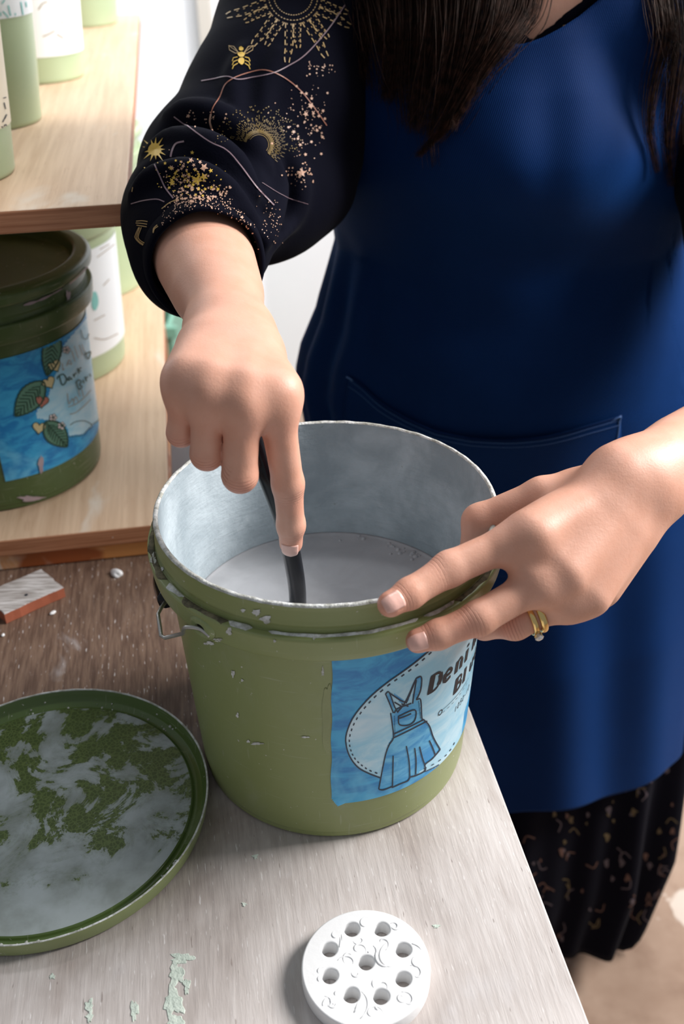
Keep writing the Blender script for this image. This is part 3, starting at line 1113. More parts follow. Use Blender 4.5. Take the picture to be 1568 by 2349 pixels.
# grey cabinet behind the table that carries the middle of the shelf
cab = empty('grey_cabinet', tuple(loc(-.31, .41, FLOOR_Z)))
tag(cab, 'low dark grey cabinet standing behind the end of the table', 'cabinet')
cgm = plain('dark_grey_paint', srgb(84, 78, 80), .5, .1, 50, .06)
for nm, bx in (('body', (-.27, .255, -.118, .118, 0, .84)), ('top', (-.275, .26, -.1225, .1225, .84, .8600))):
    V, Fc = box_mesh(*bx, .002)
    o = mesh_obj(nm, V, Fc, cgm, cab, smooth=False)
cab.rotation_euler = (0, 0, TH)
for k in (-1, 1):
    V, Fc = box_mesh(*( (-.28, -.005) if k < 0 else (.005, .25)), -.124, -.118, .03, .81, .002)
    d = mesh_obj('cabinet_door', V, Fc, cgm, cab, smooth=False)
    V, Fc = box_mesh(k * .02 - .005, k * .02 + .005, -.134, -.124, .60, .70, .002)
    mesh_obj('handle', V, Fc, M['wire'], d, smooth=False)

# mint crate on the floor far behind
cr = empty('mint_crate', (-0.62, 1.95, FLOOR_Z))
tag(cr, 'mint green crate on the floor beyond the shelf end', 'crate')
mintm = plain('mint_plastic', srgb(120, 168, 146), .5, .05, 40, .05)
for nm, bx in (('base', (-.22, .22, -.16, .16, 0, .012)), ('side_wall', (-.22, -.208, -.16, .16, .012, .46)), ('side_wall', (.208, .22, -.16, .16, .012, .46)), ('end_wall', (-.208, .208, -.16, -.148, .012, .46)), ('end_wall', (-.208, .208, .148, .16, .012, .46)), ('rim', (-.235, .235, -.175, -.16, .43, .46))):
    V, Fc = box_mesh(*bx, .003)
    mesh_obj(nm, V, Fc, mintm, cr, smooth=False)

# ------------------------------------------------------------------ buckets on the lower shelf
ZS = 0.0352
bk2 = make_bucket('glaze_bucket', (M['green_dark'], M['green_dark'], M['green_dark']), (-0.3327, 0.3587, ZS), 'dark green lidded bucket with a strawberry label on the lower shelf', 'lidded buckets on the lower shelf', M['green_dark'])
bk3 = make_bucket('glaze_bucket', (M['green_hazed'], M['green_hazed'], M['green_hazed']), (-0.3503, 0.6158, ZS), 'second lidded bucket from the front on the lower shelf, with a white label', 'lidded buckets on the lower shelf', M['green_hazed'])
bk4 = make_bucket('glaze_bucket', (M['green_hazed'], M['green_hazed'], M['green_hazed']), (-0.3683, 0.8947, ZS), 'rearmost lidded bucket on the lower shelf, behind the white-labelled one', 'lidded buckets on the lower shelf', M['green_hazed'])


def wrap_patch(parent, name, t0, t1, z0, z1, mats, rfun, off=.0006, nt=60, nz=40, pick=None, skew=0.0):
    V, Fc, mi = [], [], []
    for j in range(nz + 1):
        for i in range(nt + 1):
            th = t0 + (t1 - t0) * i / nt
            z = z0 + (z1 - z0) * j / nz + skew * (i / nt - .5)
            r = rfun(z) + off
            V.append((r * math.cos(th), r * math.sin(th), z))
    for j in range(nz):
        for i in range(nt):
            a = j * (nt + 1) + i
            Fc.append((a, a + 1, a + nt + 2, a + nt + 1))
            if pick:
                c = [(V[a][k] + V[a + nt + 2][k]) / 2 + parent.location[k] for k in range(3)]
                u, v, _ = proj(c)
                mi.append(pick(u, v))
    return mesh_obj(name, V, Fc, mats, parent, midx=mi if pick else None)


def l2(x, y):
    return (x / 5.227, 680 + y / 5.227)


reg2 = [l2(*p) for p in ((1060, 240), (820, 520), (715, 650), (690, 900), (640, 1000), (560, 1250), (440, 1370), (440, 1460), (560, 1480), (700, 1500), (800, 1560), (830, 1670), (990, 1650), (1090, 1560), (1190, 1480), (1300, 1400), (1300, 200))]
lb2 = wrap_patch(bk2, 'label', dg(-72), dg(20), 0.034, 0.1560, [M['wc_deep'], M['wc_light']], body_r, .0007, 120, 90, lambda u, v: 1 if inside((u, v), reg2) else 0)
lb2['label'] = 'blue paper label with a strawberry wreath'
T2 = bvh_of([lb2])
P2 = lambda k: (lambda p: (lambda q: None if q is None else q - bk2.location)(cast(T2, p[0], p[1], k)))
M['leaf'] = plain('leaf_print', srgb(96, 140, 118), .5, 0, 300, .25)
M['leaf_dark'] = plain('leaf_vein_print', srgb(40, 74, 58), .5)
M['berry_cream'] = plain('cream_berry_print', srgb(214, 198, 150), .5, 0, 200, .1)
M['berry_red'] = plain('red_berry_print', srgb(190, 120, 104), .5, 0, 200, .1)
M['flower'] = plain('pale_flower_print', srgb(228, 214, 214), .5)
leaves = [((660, 420), (560, 950), 150, (0.35, 0.0)), ((520, 1020), (180, 1430), 190, (0, 0)), ((540, 1500), (800, 1800), 170, (0, 0))]
lf, vein = [], []
for (a, b, w, _) in leaves:
    lf = []
    a, b = np.array(a, float), np.array(b, float)
    ax = b - a
    nn = np.array((-ax[1], ax[0])) / np.hypot(*ax)
    N = 22
    L, R_ = [], []
    for i in range(N + 1):
        t = i / N
        ww = w * math.sin(PI * min(1, max(0, t)) ** .85) ** .8 * (1 + .07 * (i % 2))
        L.append(tuple(a + ax * t + nn * ww * .72))
        R_.append(tuple(a + ax * t - nn * ww * .72))
    for i in range(N):
        for k in range(6):
            mixp = lambda j, f: (L[j][0] + (R_[j][0] - L[j][0]) * f, L[j][1] + (R_[j][1] - L[j][1]) * f)
            lf.append([l2(*mixp(i, k / 6)), l2(*mixp(i + 1, k / 6)), l2(*mixp(i + 1, (k + 1) / 6)), l2(*mixp(i, (k + 1) / 6))])
    decal('leaf_print', lb2, M['leaf'], lf, P2(.0003))
    vein += ribbon2([l2(*p) for p in L], 3.2) + ribbon2([l2(*p) for p in R_], 3.2) + ribbon2([l2(*a), l2(*b)], 2.4)
    for i in range(3, N - 2, 2):
        c = a + ax * (i / N)
        e = a + ax * min(1, (i + 3) / N)
        for sd in (1, -1):
            q = e + nn * sd * w * .5 * math.sin(PI * min(1, (i + 2) / N))
            vein += ribbon2([l2(*c), l2(*q)], 2.2)


def heart(cx, cy, s, rot=0.0, n=24):
    out = []
    for i in range(n):
        t = 2 * PI * i / n
        x = 16 * math.sin(t) ** 3
        y = -(13 * math.cos(t) - 5 * math.cos(2 * t) - 2 * math.cos(3 * t) - math.cos(4 * t))
        x, y = x * s / 17, y * s / 17
        out.append((cx + x * math.cos(rot) - y * math.sin(rot), cy + x * math.sin(rot) + y * math.cos(rot)))
    return out


hb = [heart(650, 830, 85, -.5), heart(580, 1030, 85, -.5), heart(465, 1570, 85, 0.1)]
hr = [heart(500, 1255, 85, 0.1)]
for h in hb:
    decal('berry_print', lb2, M['berry_cream'], c0([l2(*p) for p in h]), P2(.0005))
    vein += ribbon2([l2(*p) for p in h + [h[0]]], 1.6)
pol = []
for h in hr:
    pol += c0([l2(*p) for p in h])
    vein += ribbon2([l2(*p) for p in h + [h[0]]], 1.6)
decal('red_berry_print', lb2, M['berry_red'], pol, P2(.0005))
for (x, y) in ((632, 1450), (732, 1548), (790, 640)):
    pol = []
    for k in range(5):
        a = k * 2 * PI / 5
        pp = [(x + 26 * math.cos(a) + 22 * math.cos(t), y + 26 * math.sin(a) + 22 * math.sin(t)) for t in np.linspace(0, 2 * PI, 10)[:-1]]
        pol += [[l2(*p) for p in pp]]
        vein += ribbon2([l2(*p) for p in pp + [pp[0]]], .8)
    decal('flower_print', lb2, M['flower'], pol, P2(.0006))
# handwriting: Dark / Berr.. and faint pencil words
HW = [[(700, 940), (740, 1060), (790, 1000), (750, 930), (690, 960), (680, 990)], [(830, 960), (805, 985), (815, 1005), (845, 975), (850, 1000)], [(870, 930), (885, 970), (880, 945), (905, 915)], [(920, 860), (940, 925)], [(965, 850), (930, 885), (965, 895)],
      [(905, 1030), (935, 1110), (975, 1080), (945, 1060), (965, 1020), (930, 1000), (900, 1035)], [(985, 1000), (995, 1040)], [(1010, 960), (1030, 1015), (1020, 985), (1045, 960)], [(1065, 925), (1080, 960)], [(1010, 660), (1045, 750), (1080, 660), (1000, 700)]]
for l in HW:
    vein += ribbon2([l2(*p) for p in catmull(l, 4)], 2.4)
for l in ([(960, 400), (990, 500), (1040, 500), (1070, 400)], [(830, 1540), (900, 1500), (1000, 1490), (1070, 1520), (1090, 1560), (1040, 1600), (980, 1660), (820, 1680)], [(1080, 1540), (1150, 1500), (1190, 1450)]):
    vein += ribbon2([l2(*p) for p in catmull(l, 5)], 1.4)
decal('ink_lines', lb2, M['leaf_dark'], vein, P2(.0008))['kind'] = 'stuff'
M['pencil'] = plain('ochre_pencil', srgb(176, 164, 150), .6)
pc = []
for l in ([(740, 800), (745, 880), (765, 860)], [(790, 830), (820, 760), (850, 810), (800, 800)], [(850, 650), (890, 780)], [(880, 590), (930, 740)], [(940, 580), (980, 700)], [(970, 570), (1000, 660)], [(800, 1160), (820, 1290), (860, 1220), (880, 1290)], [(880, 1250), (900, 1200), (930, 1260)], [(930, 1120), (950, 1200)], [(970, 1110), (990, 1200)],
          [(810, 1320), (900, 1290), (1000, 1210), (1080, 1120)], [(830, 1410), (900, 1390), (1000, 1310), (1080, 1230)]):
    pc += ribbon2([l2(*p) for p in catmull(l, 4)], 1.6)
decal('pencil_words', lb2, M['pencil'], pc, P2(.0008))['kind'] = 'stuff'
# lilac drips on that bucket
T2b = bvh_of([c for c in bk2.children if c.name.startswith(('bucket_body', 'lid'))] + [lb2])
P2b = lambda p: (lambda q: None if q is None else q - bk2.location)(cast(T2b, p[0], p[1], .0012))
M['lilac'] = plain('dried_lilac_glaze', srgb(176, 158, 164), .55, .2, 150, .15)
rim_line = catmull([(52, 700), (90, 688), (130, 668), (170, 640), (198, 612)], 10)
rim_drip = ribbon2(rim_line, [1.5 + 5.5 * abs(math.sin(i * .37)) * (.5 + .5 * math.sin(i * .13 + 1)) for i in range(len(rim_line))])
for pol in (c0(blob(93, 1064, 6, 20, 16, .3)), c0(blob(70, 1142, 26, 6, 20, .4)), c0(blob(154, 678, 5, 11, 16, .4)), rim_drip):
    o = decal('lilac_drip', bk2, M['lilac'], pol, P2b)
    if o:
        o['label'] = 'dried lilac drip on the dark bucket'

M['white_label'] = plain('white_label_paper', srgb(232, 236, 238), .5, .05, 100, .02)
lb3 = wrap_patch(bk3, 'label', dg(-95), dg(15), 0.030, 0.156, M['white_label'], body_r, .0007)
lb3['label'] = 'white paper label with faint drawn lines'
T3 = bvh_of([lb3])
P3 = lambda p: (lambda q: None if q is None else q - bk3.location)(cast(T3, p[0], p[1], .0005))
pc = []
for l in ([(215, 775), (240, 778), (270, 765)], [(228, 572), (250, 560)], [(236, 655), (250, 640)], [(215, 735), (240, 722)], [(222, 590), (262, 560)]):
    pc += ribbon2(catmull(l, 4), 2.2)
decal('pencil_lines', lb3, M['pencil'], pc, P3)['kind'] = 'stuff'
M['teal'] = plain('teal_ink', srgb(132, 196, 190), .5)
decal('teal_print', lb3, M['teal'], c0(blob(217, 690, 8, 22, 18, .1)), P3)


# ------------------------------------------------------------------ glaze tubs on the upper shelf
def tub_r(z):
    return 0.0575 + 0.0125 * z / 0.17


def make_tub(p, label, mt):
    t = empty('glaze_tub', p)
    tag(t, label, 'tub', 'green glaze tubs on the upper shelf')
    prof = smooth_profile([(0.0, 0.001), (0.052, 0.001), (0.0555, 0.0), (0.0572, 0.003), (0.0575, 0.008), (tub_r(.05), .05), (tub_r(.1), .1), (tub_r(.158), .158), (0.0725, .160), (0.0735, .172), (0.0710, .1745), (0.0, .1745)], 3, .0012)
    V, Fc = lathe(prof, 72)
    mesh_obj('tub_body', V, Fc, mt, t)
    V, Fc = lathe(smooth_profile([(0.0745, .166), (0.0755, .168), (0.0755, .178), (0.0740, .180), (0.067, .180), (0.0655, .1775), (0.0, .1775)], 3, .001), 72)
    mesh_obj('tub_lid', V, Fc, mt, t)
    return t


ZU = 0.330
tb1 = make_tub((-0.3205, 0.3409, ZU), 'green tub on the upper shelf with dark script on its cream label', M['green_hazed'])
tb2 = make_tub((-0.3481, 0.5543, ZU), 'green tub on the upper shelf with teal handwriting on its white label', M['green_hazed'])
tb3 = make_tub((-0.3564, 0.8135, ZU), 'third green tub along the upper shelf, with a white label', M['green_hazed'])
tb4 = make_tub((-0.403, 1.3181, ZU), 'unlabelled green tub standing alone at the back end of the upper shelf', M['green_hazed'])
M['cream_label'] = plain('cream_label_paper', srgb(226, 214, 190), .5, .05, 100, .03)
L_1 = wrap_patch(tb1, 'label', dg(-80), dg(25), .040, .150, M['cream_label'], tub_r)
L_2 = wrap_patch(tb2, 'label', dg(-110), dg(12), .100, .157, M['white_label'], tub_r)
L_3 = wrap_patch(tb3, 'label', dg(-105), dg(12), .030, .150, M['white_label'], tub_r)
for lb, tb, mt, lines, w in ((L_1, tb1, M['ink_black'], [[(3, 300), (12, 285), (16, 310), (8, 315)], [(8, 235), (12, 250)], [(6, 225), (13, 223)], [(5, 280), (14, 262), (10, 272)], [(0, 312), (10, 300), (18, 290)], [(2, 290), (16, 300)]], 2.2),
                             (L_2, tb2, M['teal'], [[(0, 28), (5, 60), (16, 58), (18, 40), (6, 26)], [(18, 12), (24, 36), (30, 52), (34, 46)], [(34, 30), (36, 48), (42, 38), (46, 50)], [(47, 4), (52, 34)], [(58, 4), (60, 16)], [(4, 8), (10, 0)]], 3.0),
                             (L_3, tb3, M['pencil'], [[(88, 22), (98, 8), (108, 4)], [(98, 84), (112, 78), (126, 70)], [(130, 78), (146, 88)], [(138, 52), (146, 50)]], 3.2)):
    tr = bvh_of([lb])
    pol = []
    for l in lines:
        pol += ribbon2(catmull(l, 4), w)
    hw_ = decal('handwriting', lb, mt, pol, lambda p: (lambda q: None if q is None else q - tb.location)(cast(tr, p[0], p[1], .0006)))
    if hw_:
        hw_['kind'] = 'stuff'


# ================================================================== the person
# bodies and sleeves are grown as signed-distance shapes (tapered limbs blended at the joints) and meshed with surface nets
def v3(p):
    return np.array((p[0], p[1], p[2]), np.float32)


def cone(a, b, ra, rb=None):
    a, b = v3(a), v3(b)
    rb = ra if rb is None else rb
    ba = b - a
    L = float(ba @ ba) + 1e-12

    def f(P):
        pa = P - a
        h = np.clip(pa @ ba / L, 0, 1)
        d = pa - h[:, None] * ba
        return np.sqrt(np.einsum('ij,ij->i', d, d)) - (ra + (rb - ra) * h)
    return f


def ball(c, r):
    c = v3(c)
    return lambda P: np.sqrt(((P - c) ** 2).sum(1)) - r


def ellipsoid(c, r, R=None):
    c, r = v3(c), np.array(r, np.float32)
    R = np.eye(3, dtype=np.float32) if R is None else np.array(R, np.float32)

    def f(P):
        q = (P - c) @ R.T
        k0 = np.sqrt(((q / r) ** 2).sum(1))
        k1 = np.sqrt(((q / (r * r)) ** 2).sum(1)) + 1e-9
        return k0 * (k0 - 1) / k1
    return f


def smin(a, b, k):
    h = np.clip(0.5 + 0.5 * (b - a) / k, 0, 1)
    return b + (a - b) * h - k * h * (1 - h)


def smax(a, b, k):
    return -smin(-a, -b, k)


def union(fs, k):
    def f(P):
        d = fs[0](P)
        for g in fs[1:]:
            d = smin(d, g(P), k)
        return d
    return f


def chain(fs):
    def f(P):
        d = fs[0](P)
        for g in fs[1:]:
            d = np.minimum(d, g(P))
        return d
    return f


def polygonize(f, lo, hi, h, B=8, slack=1.5):
    lo = np.array(lo, np.float32)
    nb = np.ceil((np.array(hi) - lo) / (h * B)).astype(int)
    N = nb * B
    cen = np.stack(np.meshgrid(*[(np.arange(n) + .5) * B * h for n in nb], indexing='ij'), -1).reshape(-1, 3).astype(np.float32) + lo
    dB = f(cen)
    near = np.abs(dB) < B * h * .87 * slack
    D = np.repeat(np.repeat(np.repeat(np.where(dB < 0, -1., 1.).reshape(nb).astype(np.float32), B, 0), B, 1), B, 2)
    g = np.stack(np.meshgrid(*[np.arange(B)] * 3, indexing='ij'), -1).reshape(-1, 3)
    bi = np.stack(np.unravel_index(np.nonzero(near)[0], nb), -1) * B
    for s in range(0, len(bi), 400):
        ii = (bi[s:s + 400, None, :] + g[None]).reshape(-1, 3)
        D[ii[:, 0], ii[:, 1], ii[:, 2]] = f(lo + (ii * h).astype(np.float32))
    occ = D < 0
    c = [occ[i:N[0] - 1 + i, j:N[1] - 1 + j, k:N[2] - 1 + k] for i in (0, 1) for j in (0, 1) for k in (0, 1)]
    anyo = np.logical_or.reduce(c)
    allo = np.logical_and.reduce(c)
    act = np.stack(np.nonzero(anyo & ~allo), -1)
    idx = -np.ones(tuple(N - 1), np.int64)
    idx[act[:, 0], act[:, 1], act[:, 2]] = np.arange(len(act))
    acc = np.zeros((len(act), 3))
    cnt = np.zeros(len(act))
    corners = [(i, j, k) for i in (0, 1) for j in (0, 1) for k in (0, 1)]
    val = {q: D[act[:, 0] + q[0], act[:, 1] + q[1], act[:, 2] + q[2]] for q in corners}
    for a in corners:
        for ax in range(3):
            if a[ax] == 0:
                b = list(a)
                b[ax] = 1
                b = tuple(b)
                va, vb = val[a], val[b]
                m = (va < 0) != (vb < 0)
                t = np.where(m, va / np.where(m, va - vb, 1), 0)
                p = np.array(a, float)[None] + 0
                p = np.repeat(p, len(act), 0)
                p[:, ax] = t
                acc += np.where(m[:, None], p, 0)
                cnt += m
    V = lo + (act + acc / cnt[:, None]) * h
    faces = []
    for ax in range(3):
        o1, o2 = [q for q in range(3) if q != ax]
        sl = [slice(1, N[q] - 1) for q in range(3)]
        s0, s1 = list(sl), list(sl)
        s0[ax] = slice(0, N[ax] - 1)
        s1[ax] = slice(1, N[ax])
        A, Bm = occ[tuple(s0)], occ[tuple(s1)]
        e = np.stack(np.nonzero(A != Bm), -1)
        flip = A[e[:, 0], e[:, 1], e[:, 2]]
        e = e + np.array([0 if q == ax else 1 for q in range(3)])

        def cell(d1, d2):
            q = e.copy()
            q[:, o1] -= d1
            q[:, o2] -= d2
            return idx[q[:, 0], q[:, 1], q[:, 2]]
        F = np.stack([cell(1, 1), cell(0, 1), cell(0, 0), cell(1, 0)], -1)
        if ax == 1:
            flip = ~flip
        F[~flip] = F[~flip][:, ::-1]
        faces.append(F[(F >= 0).all(1)])
    return V, np.concatenate(faces)


def np_mesh(name, V, F, mat=None, parent=None, smooth=True):
    me = bpy.data.meshes.new(name)
    me.vertices.add(len(V))
    me.vertices.foreach_set('co', np.asarray(V, np.float32).ravel())
    F = np.asarray(F)
    k = F.shape[1]
    me.loops.add(F.size)
    me.loops.foreach_set('vertex_index', F.ravel().astype(np.int32))
    me.polygons.add(len(F))
    me.polygons.foreach_set('loop_start', np.arange(0, F.size, k, dtype=np.int32))
    me.polygons.foreach_set('loop_total', np.full(len(F), k, np.int32))
    if smooth:
        me.polygons.foreach_set('use_smooth', np.ones(len(F), bool))
    me.update()
    me.validate()
    if mat:
        me.materials.append(mat)
    o = bpy.data.objects.new(name, me)
    COL.objects.link(o)
    if parent is not None:
        o.parent = parent
    return o


def rel_smooth(V, F, it=2, lam=.5):
    e = np.concatenate([F[:, [0, 1]], F[:, [1, 2]], F[:, [2, 3]], F[:, [3, 0]]])
    deg_ = np.bincount(e[:, 0], minlength=len(V)) + np.bincount(e[:, 1], minlength=len(V))
    for _ in range(it):
        s = np.zeros_like(V)
        for k in range(3):
            s[:, k] = np.bincount(e[:, 0], V[e[:, 1], k], len(V)) + np.bincount(e[:, 1], V[e[:, 0], k], len(V))
        V = V + lam * (s / deg_[:, None] - V)
    return V


# ---- skin
def skin_mat():
    m = Mat('skin')
    co = m.co()
    red = m.n('ShaderNodeAttribute', attribute_name='red').outputs[2]
    wr = m.n('ShaderNodeAttribute', attribute_name='wrinkle').outputs[2]
    ws = m.n('ShaderNodeAttribute', attribute_name='wrinkle_s').outputs[2]
    n1 = m.noise(co, 60, 4, .6)
    c = m.mix(m.ramp(n1, .2, .8), srgb(215, 159, 134), srgb(222, 169, 146))
    c = m.mix(m.math('MULTIPLY', red, 0.75), c, srgb(212, 134, 112))
    wob = m.math('MULTIPLY', m.noise(co, 240, 3), 2.2)
    lines = m.n('ShaderNodeMath', operation='SINE')
    m.set(lines.inputs[0], m.math('ADD', ws, wob))
    lin = m.math('MULTIPLY', m.ramp(lines.outputs[0], 0.2, 1.0), wr)
    c = m.mix(m.math('MULTIPLY', lin, 0.42), c, srgb(176, 108, 88))
    pores = m.n('ShaderNodeTexVoronoi', ins={'Vector': co, 'Scale': 900}).outputs[0]
    h = m.math('SUBTRACT', m.math('MULTIPLY', pores, .22), m.math('MULTIPLY', lin, 2.2))
    h = m.math('ADD', h, m.math('MULTIPLY', m.noise(co, 420, 4), .5))
    mm = m.out(c, m.mix(n1, (0.42,) * 3, (0.54,) * 3), m.bump(h, 0.34, 0.0006))
    m.b.inputs['Subsurface Weight'].default_value = 0.12
    m.b.inputs['Subsurface Radius'].default_value = (0.008, 0.0035, 0.002)
    m.b.inputs['Subsurface Scale'].default_value = 0.6
    m.b.inputs['Specular IOR Level'].default_value = 0.45
    return mm


M['skin'] = skin_mat()
M['nail'] = plain('fingernail', srgb(230, 182, 168), 0.28, .1, 500, .04)

ATTR = []       # (point, axis, dorsal, radius, strength, spacing) of creased joints
REDS = []       # (point, radius, strength)


class Hand:
    """palm + five separate fingers from joint positions; every joint is (u, v, depth, radius in mm)"""

    def __init__(self, wrist, fore, mcps, fingers, thumb, dors_sign, web_=.34, pb=.0135, kf=.0065, ms=1.0, fs=1.0, pe=0.0):
        self.pb = pb
        J = lambda q: at(q[0], q[1], q[2])
        W = J(wrist)
        M_ = [J(q) for q in mcps]
        across = (M_[0] - M_[-1]).normalized()
        along = ((M_[1] + M_[2]) / 2 - W).normalized()
        nd = across.cross(along).normalized() * dors_sign
        self.nd, self.W, self.M, self.along, self.across = nd, W, M_, along, across
        palm = []
        for i, q in enumerate(mcps):
            base = W + across * (0.0095 - 0.0065 * i) + along * 0.012
            palm.append(cone(base, M_[i] - along * pe, self.pb, q[3] * .001 * ms))
            palm.append(cone(base.lerp(M_[i], .45) - nd * .006, M_[i] - along * pe - nd * .007, .010, q[3] * .00088))
        for i in range(3):
            fa, fb = J(fingers[i][0]), J(fingers[i + 1][0])
            palm.append(cone(M_[i].lerp(fa, web_) - nd * .004, M_[i + 1].lerp(fb, web_) - nd * .004, .0068, .0062))
        pf = union(palm, .013)
        ff = []
        self.tips = []
        for i, fg in enumerate(fingers):
            pts = [J(q) for q in fg]
            rr = [q[3] * .001 for q in fg]
            segs = []
            allp = [M_[i]] + pts
            allr = [mcps[i][3] * .00092 * ms * fs] + rr
            for a, b, ra, rb in zip(allp[:-1], allp[1:], allr[:-1], allr[1:]):
                mid = a.lerp(b, .5)
                rm = (ra + rb) / 2 * .955
                segs.append(chain([cone(a, mid, ra, rm), cone(mid, b, rm, rb)]))
            ff.append(union(segs, .0035))
            self.tips.append((allp[-2], allp[-1], allr[-1]))
            for k in range(len(pts) - 1):
                ax = (allp[k + 2] - allp[k]).normalized()
                dn = (nd - ax * nd.dot(ax))
                dn = dn.normalized() if dn.length > .05 else nd
                # on a bent joint the dorsal side is the outside of the bend
                bend = (allp[k + 1] - (allp[k] + allp[k + 2]) / 2)
                if bend.length > .006:
                    dn = bend.normalized()
                ATTR.append((pts[k], ax, dn, rr[k], 1.5 if k == 0 else 1.0))
                REDS.append((pts[k] + dn * rr[k], .010, .55))
            REDS.append((pts[-1], .013, .6))
        tp = [J(q) for q in thumb]
        tr = [q[3] * .001 for q in thumb]
        th = union([cone(tp[i], tp[i + 1], tr[i], tr[i + 1]) for i in range(len(tp) - 1)], .005)
        web = cone(tp[0].lerp(tp[1], .6), M_[0] - nd * .008, tr[1] * .8, .008)
        self.tips.append((tp[-2], tp[-1], tr[-1]))
        for i, p in enumerate(M_):
            REDS.append((p + nd * .011, .012, .5))
        # tendons, knuckles, veins raised on the back of the hand
        det = []
        for i, p in enumerate(M_[:4]):
            base = W + across * (0.007 - 0.005 * i) + along * .02
            det.append(cone(base + nd * .0118, p + nd * (mcps[i][3] * .001 * ms - .0006), .0018, .0028))
            det.append(ball(p + nd * (mcps[i][3] * .001 * ms - .0046), .0072))
        dt = union(det, .004)
        v0 = [W + along * .015 + nd * .012 + across * -.006, W + along * .035 + nd * .0128 + across * -.011, W + along * .047 + nd * .0128 + across * -.003, W + along * .062 + nd * .0125 + across * -.006]
        vein = union([cone(a + nd * .0007, b + nd * .0007, .0015, .0014) for a, b in zip(v0[:-1], v0[1:])] + [cone(W + along * .03 + nd * .0125 + across * .010, W + along * .055 + nd * .0125 + across * .002, .001, .001)], .002)
        fr = fore
        arm, arm2 = [], []
        for (a, b) in zip(fr[:-1], fr[1:]):
            arm.append(cone(a[0] + across * a[2], b[0] + across * b[2], a[1], b[1]))
            arm2.append(cone(a[0] - across * a[2], b[0] - across * b[2], a[1], b[1]))
        af = union([chain(arm), chain(arm2)], .02)

        def f(P):
            p0 = pf(P)
            p0 = smin(p0, dt(P), .005)
            p0 = smin(p0, vein(P), .004)
            p0 = smin(p0, web(P), .012)
            a0 = af(P)
            p0 = smin(p0, a0, .022)
            d = smin(p0, th(P), .010)
            for g in ff:
                d = smin(d, smin(p0, g(P), kf), .0012)
            return d
        self.f = f


# right hand (left in the picture): a fist round the rod, index finger pointing down along it
DR = 0.0
W_R = (527, 742, .622)
wr = at(*W_R)
ring_c = at(470, 600, .705)
el_r = at(420, 455, .80)
RH = Hand(W_R,
          [(el_r, .030, .006), (ring_c.lerp(el_r, .25), .0295, .0065), (ring_c, .0275, .0075), (ring_c.lerp(wr, .55), .0225, .0075), (wr.lerp(ring_c, .12), .0158, .0080), (wr + (at(540, 800, .60) - wr), .0145, .0085)],
          [(632, 930, .556, 12.3), (556, 925, .546, 12.2), (474, 908, .546, 11.2), (418, 893, .551, 9.6)],
          [[(660, 1110, .585, 9.3), (667, 1205, .602, 8.4), (667, 1246, .611, 7.2)],
           [(550, 1090, .566, 9.9), (550, 1060, .594, 8.6), (566, 1000, .606, 7.4)],
           [(474, 1042, .566, 9.0), (500, 1010, .592, 8.3), (545, 960, .600, 7.4)],
           [(415, 993, .570, 7.8), (450, 960, .592, 7.2), (500, 930, .598, 6.5)]],
          [(560, 800, .622, 13), (610, 905, .604, 11.5), (618, 985, .612, 9.6), (606, 1040, .618, 8.2)], 1, .16, .0118, .0075, .92, 1.06, .007)
# left hand (right in the picture): laid over the rim, thumb inside
W_L = (1488, 1092, .606)
wl = at(*W_L)
LH = Hand(W_L,
          [(at(1775, 955, .826), .033, .006), (at(1668, 1004, .745), .029, .008), (at(1575, 1052, .664), .0226, .0118), (wl + (at(1530, 1075, .615) - wl), .0185, .0115), (at(1445, 1110, .598), .0165, .013)],
          [(1205, 1228, .566, 12.0), (1280, 1312, .568, 12.0), (1335, 1362, .580, 10.8), (1362, 1345, .602, 9.6)],
          [[(1030, 1305, .556, 9.9), (938, 1362, .546, 8.5), (895, 1386, .541, 7.3)],
           [(1098, 1418, .556, 9.7), (1003, 1456, .554, 8.2), (958, 1470, .553, 7.0)],
           [(1180, 1430, .576, 9.4), (1110, 1436, .592, 8.0), (1085, 1425, .600, 7.2)],
           [(1260, 1390, .607, 8.2), (1195, 1390, .622, 7.2), (1165, 1370, .630, 6.4)]],
          [(1420, 1108, .618, 14), (1245, 1142, .612, 12.5), (1100, 1196, .622, 10.6), (1085, 1268, .630, 9.0)], -1)

h = 0.0013
V1, F1 = polygonize(RH.f, (-0.19, -0.16, 0.185), (0.035, 0.36, 0.44), h)
V2, F2 = polygonize(LH.f, (0.005, -0.15, 0.13), (0.46, 0.20, 0.33), h)
V1, V2 = rel_smooth(V1, F1, 3, .4), rel_smooth(V2, F2, 3, .4)
for hd, V_, F_ in ((RH, V1, F1), (LH, V2, F2)):      # the forearm is smoother than the hand
    w_ = np.clip((.012 - (V_ - v3(hd.W)) @ v3(hd.along)) / .03, 0, 1)[:, None]
    V_ += (rel_smooth(V_.copy(), F_, 40, .5) - V_) * w_

# ---- torso, head, legs (mostly under the clothes)
BX, BY = 0.18, 0.435
TZ = np.array([-.90, -.45, -.10, .02, .10, .17, .235, .28, .33, .38, .43, .47, .50, .53])
TA = np.array([.12, .165, .185, .188, .180, .164, .152, .153, .160, .163, .160, .150, .120, .060])
TB = np.array([.09, .105, .118, .118, .110, .100, .092, .090, .092, .094, .090, .082, .070, .050])
SHR, SHL = at(800, -150, .885), Vector((0.375, 0.47, 0.44))
EL_L = at(1775, 955, .826)


CXZ = np.array([-.60, -.05, .10, .6]), np.array([.212, .205, .18, .18])


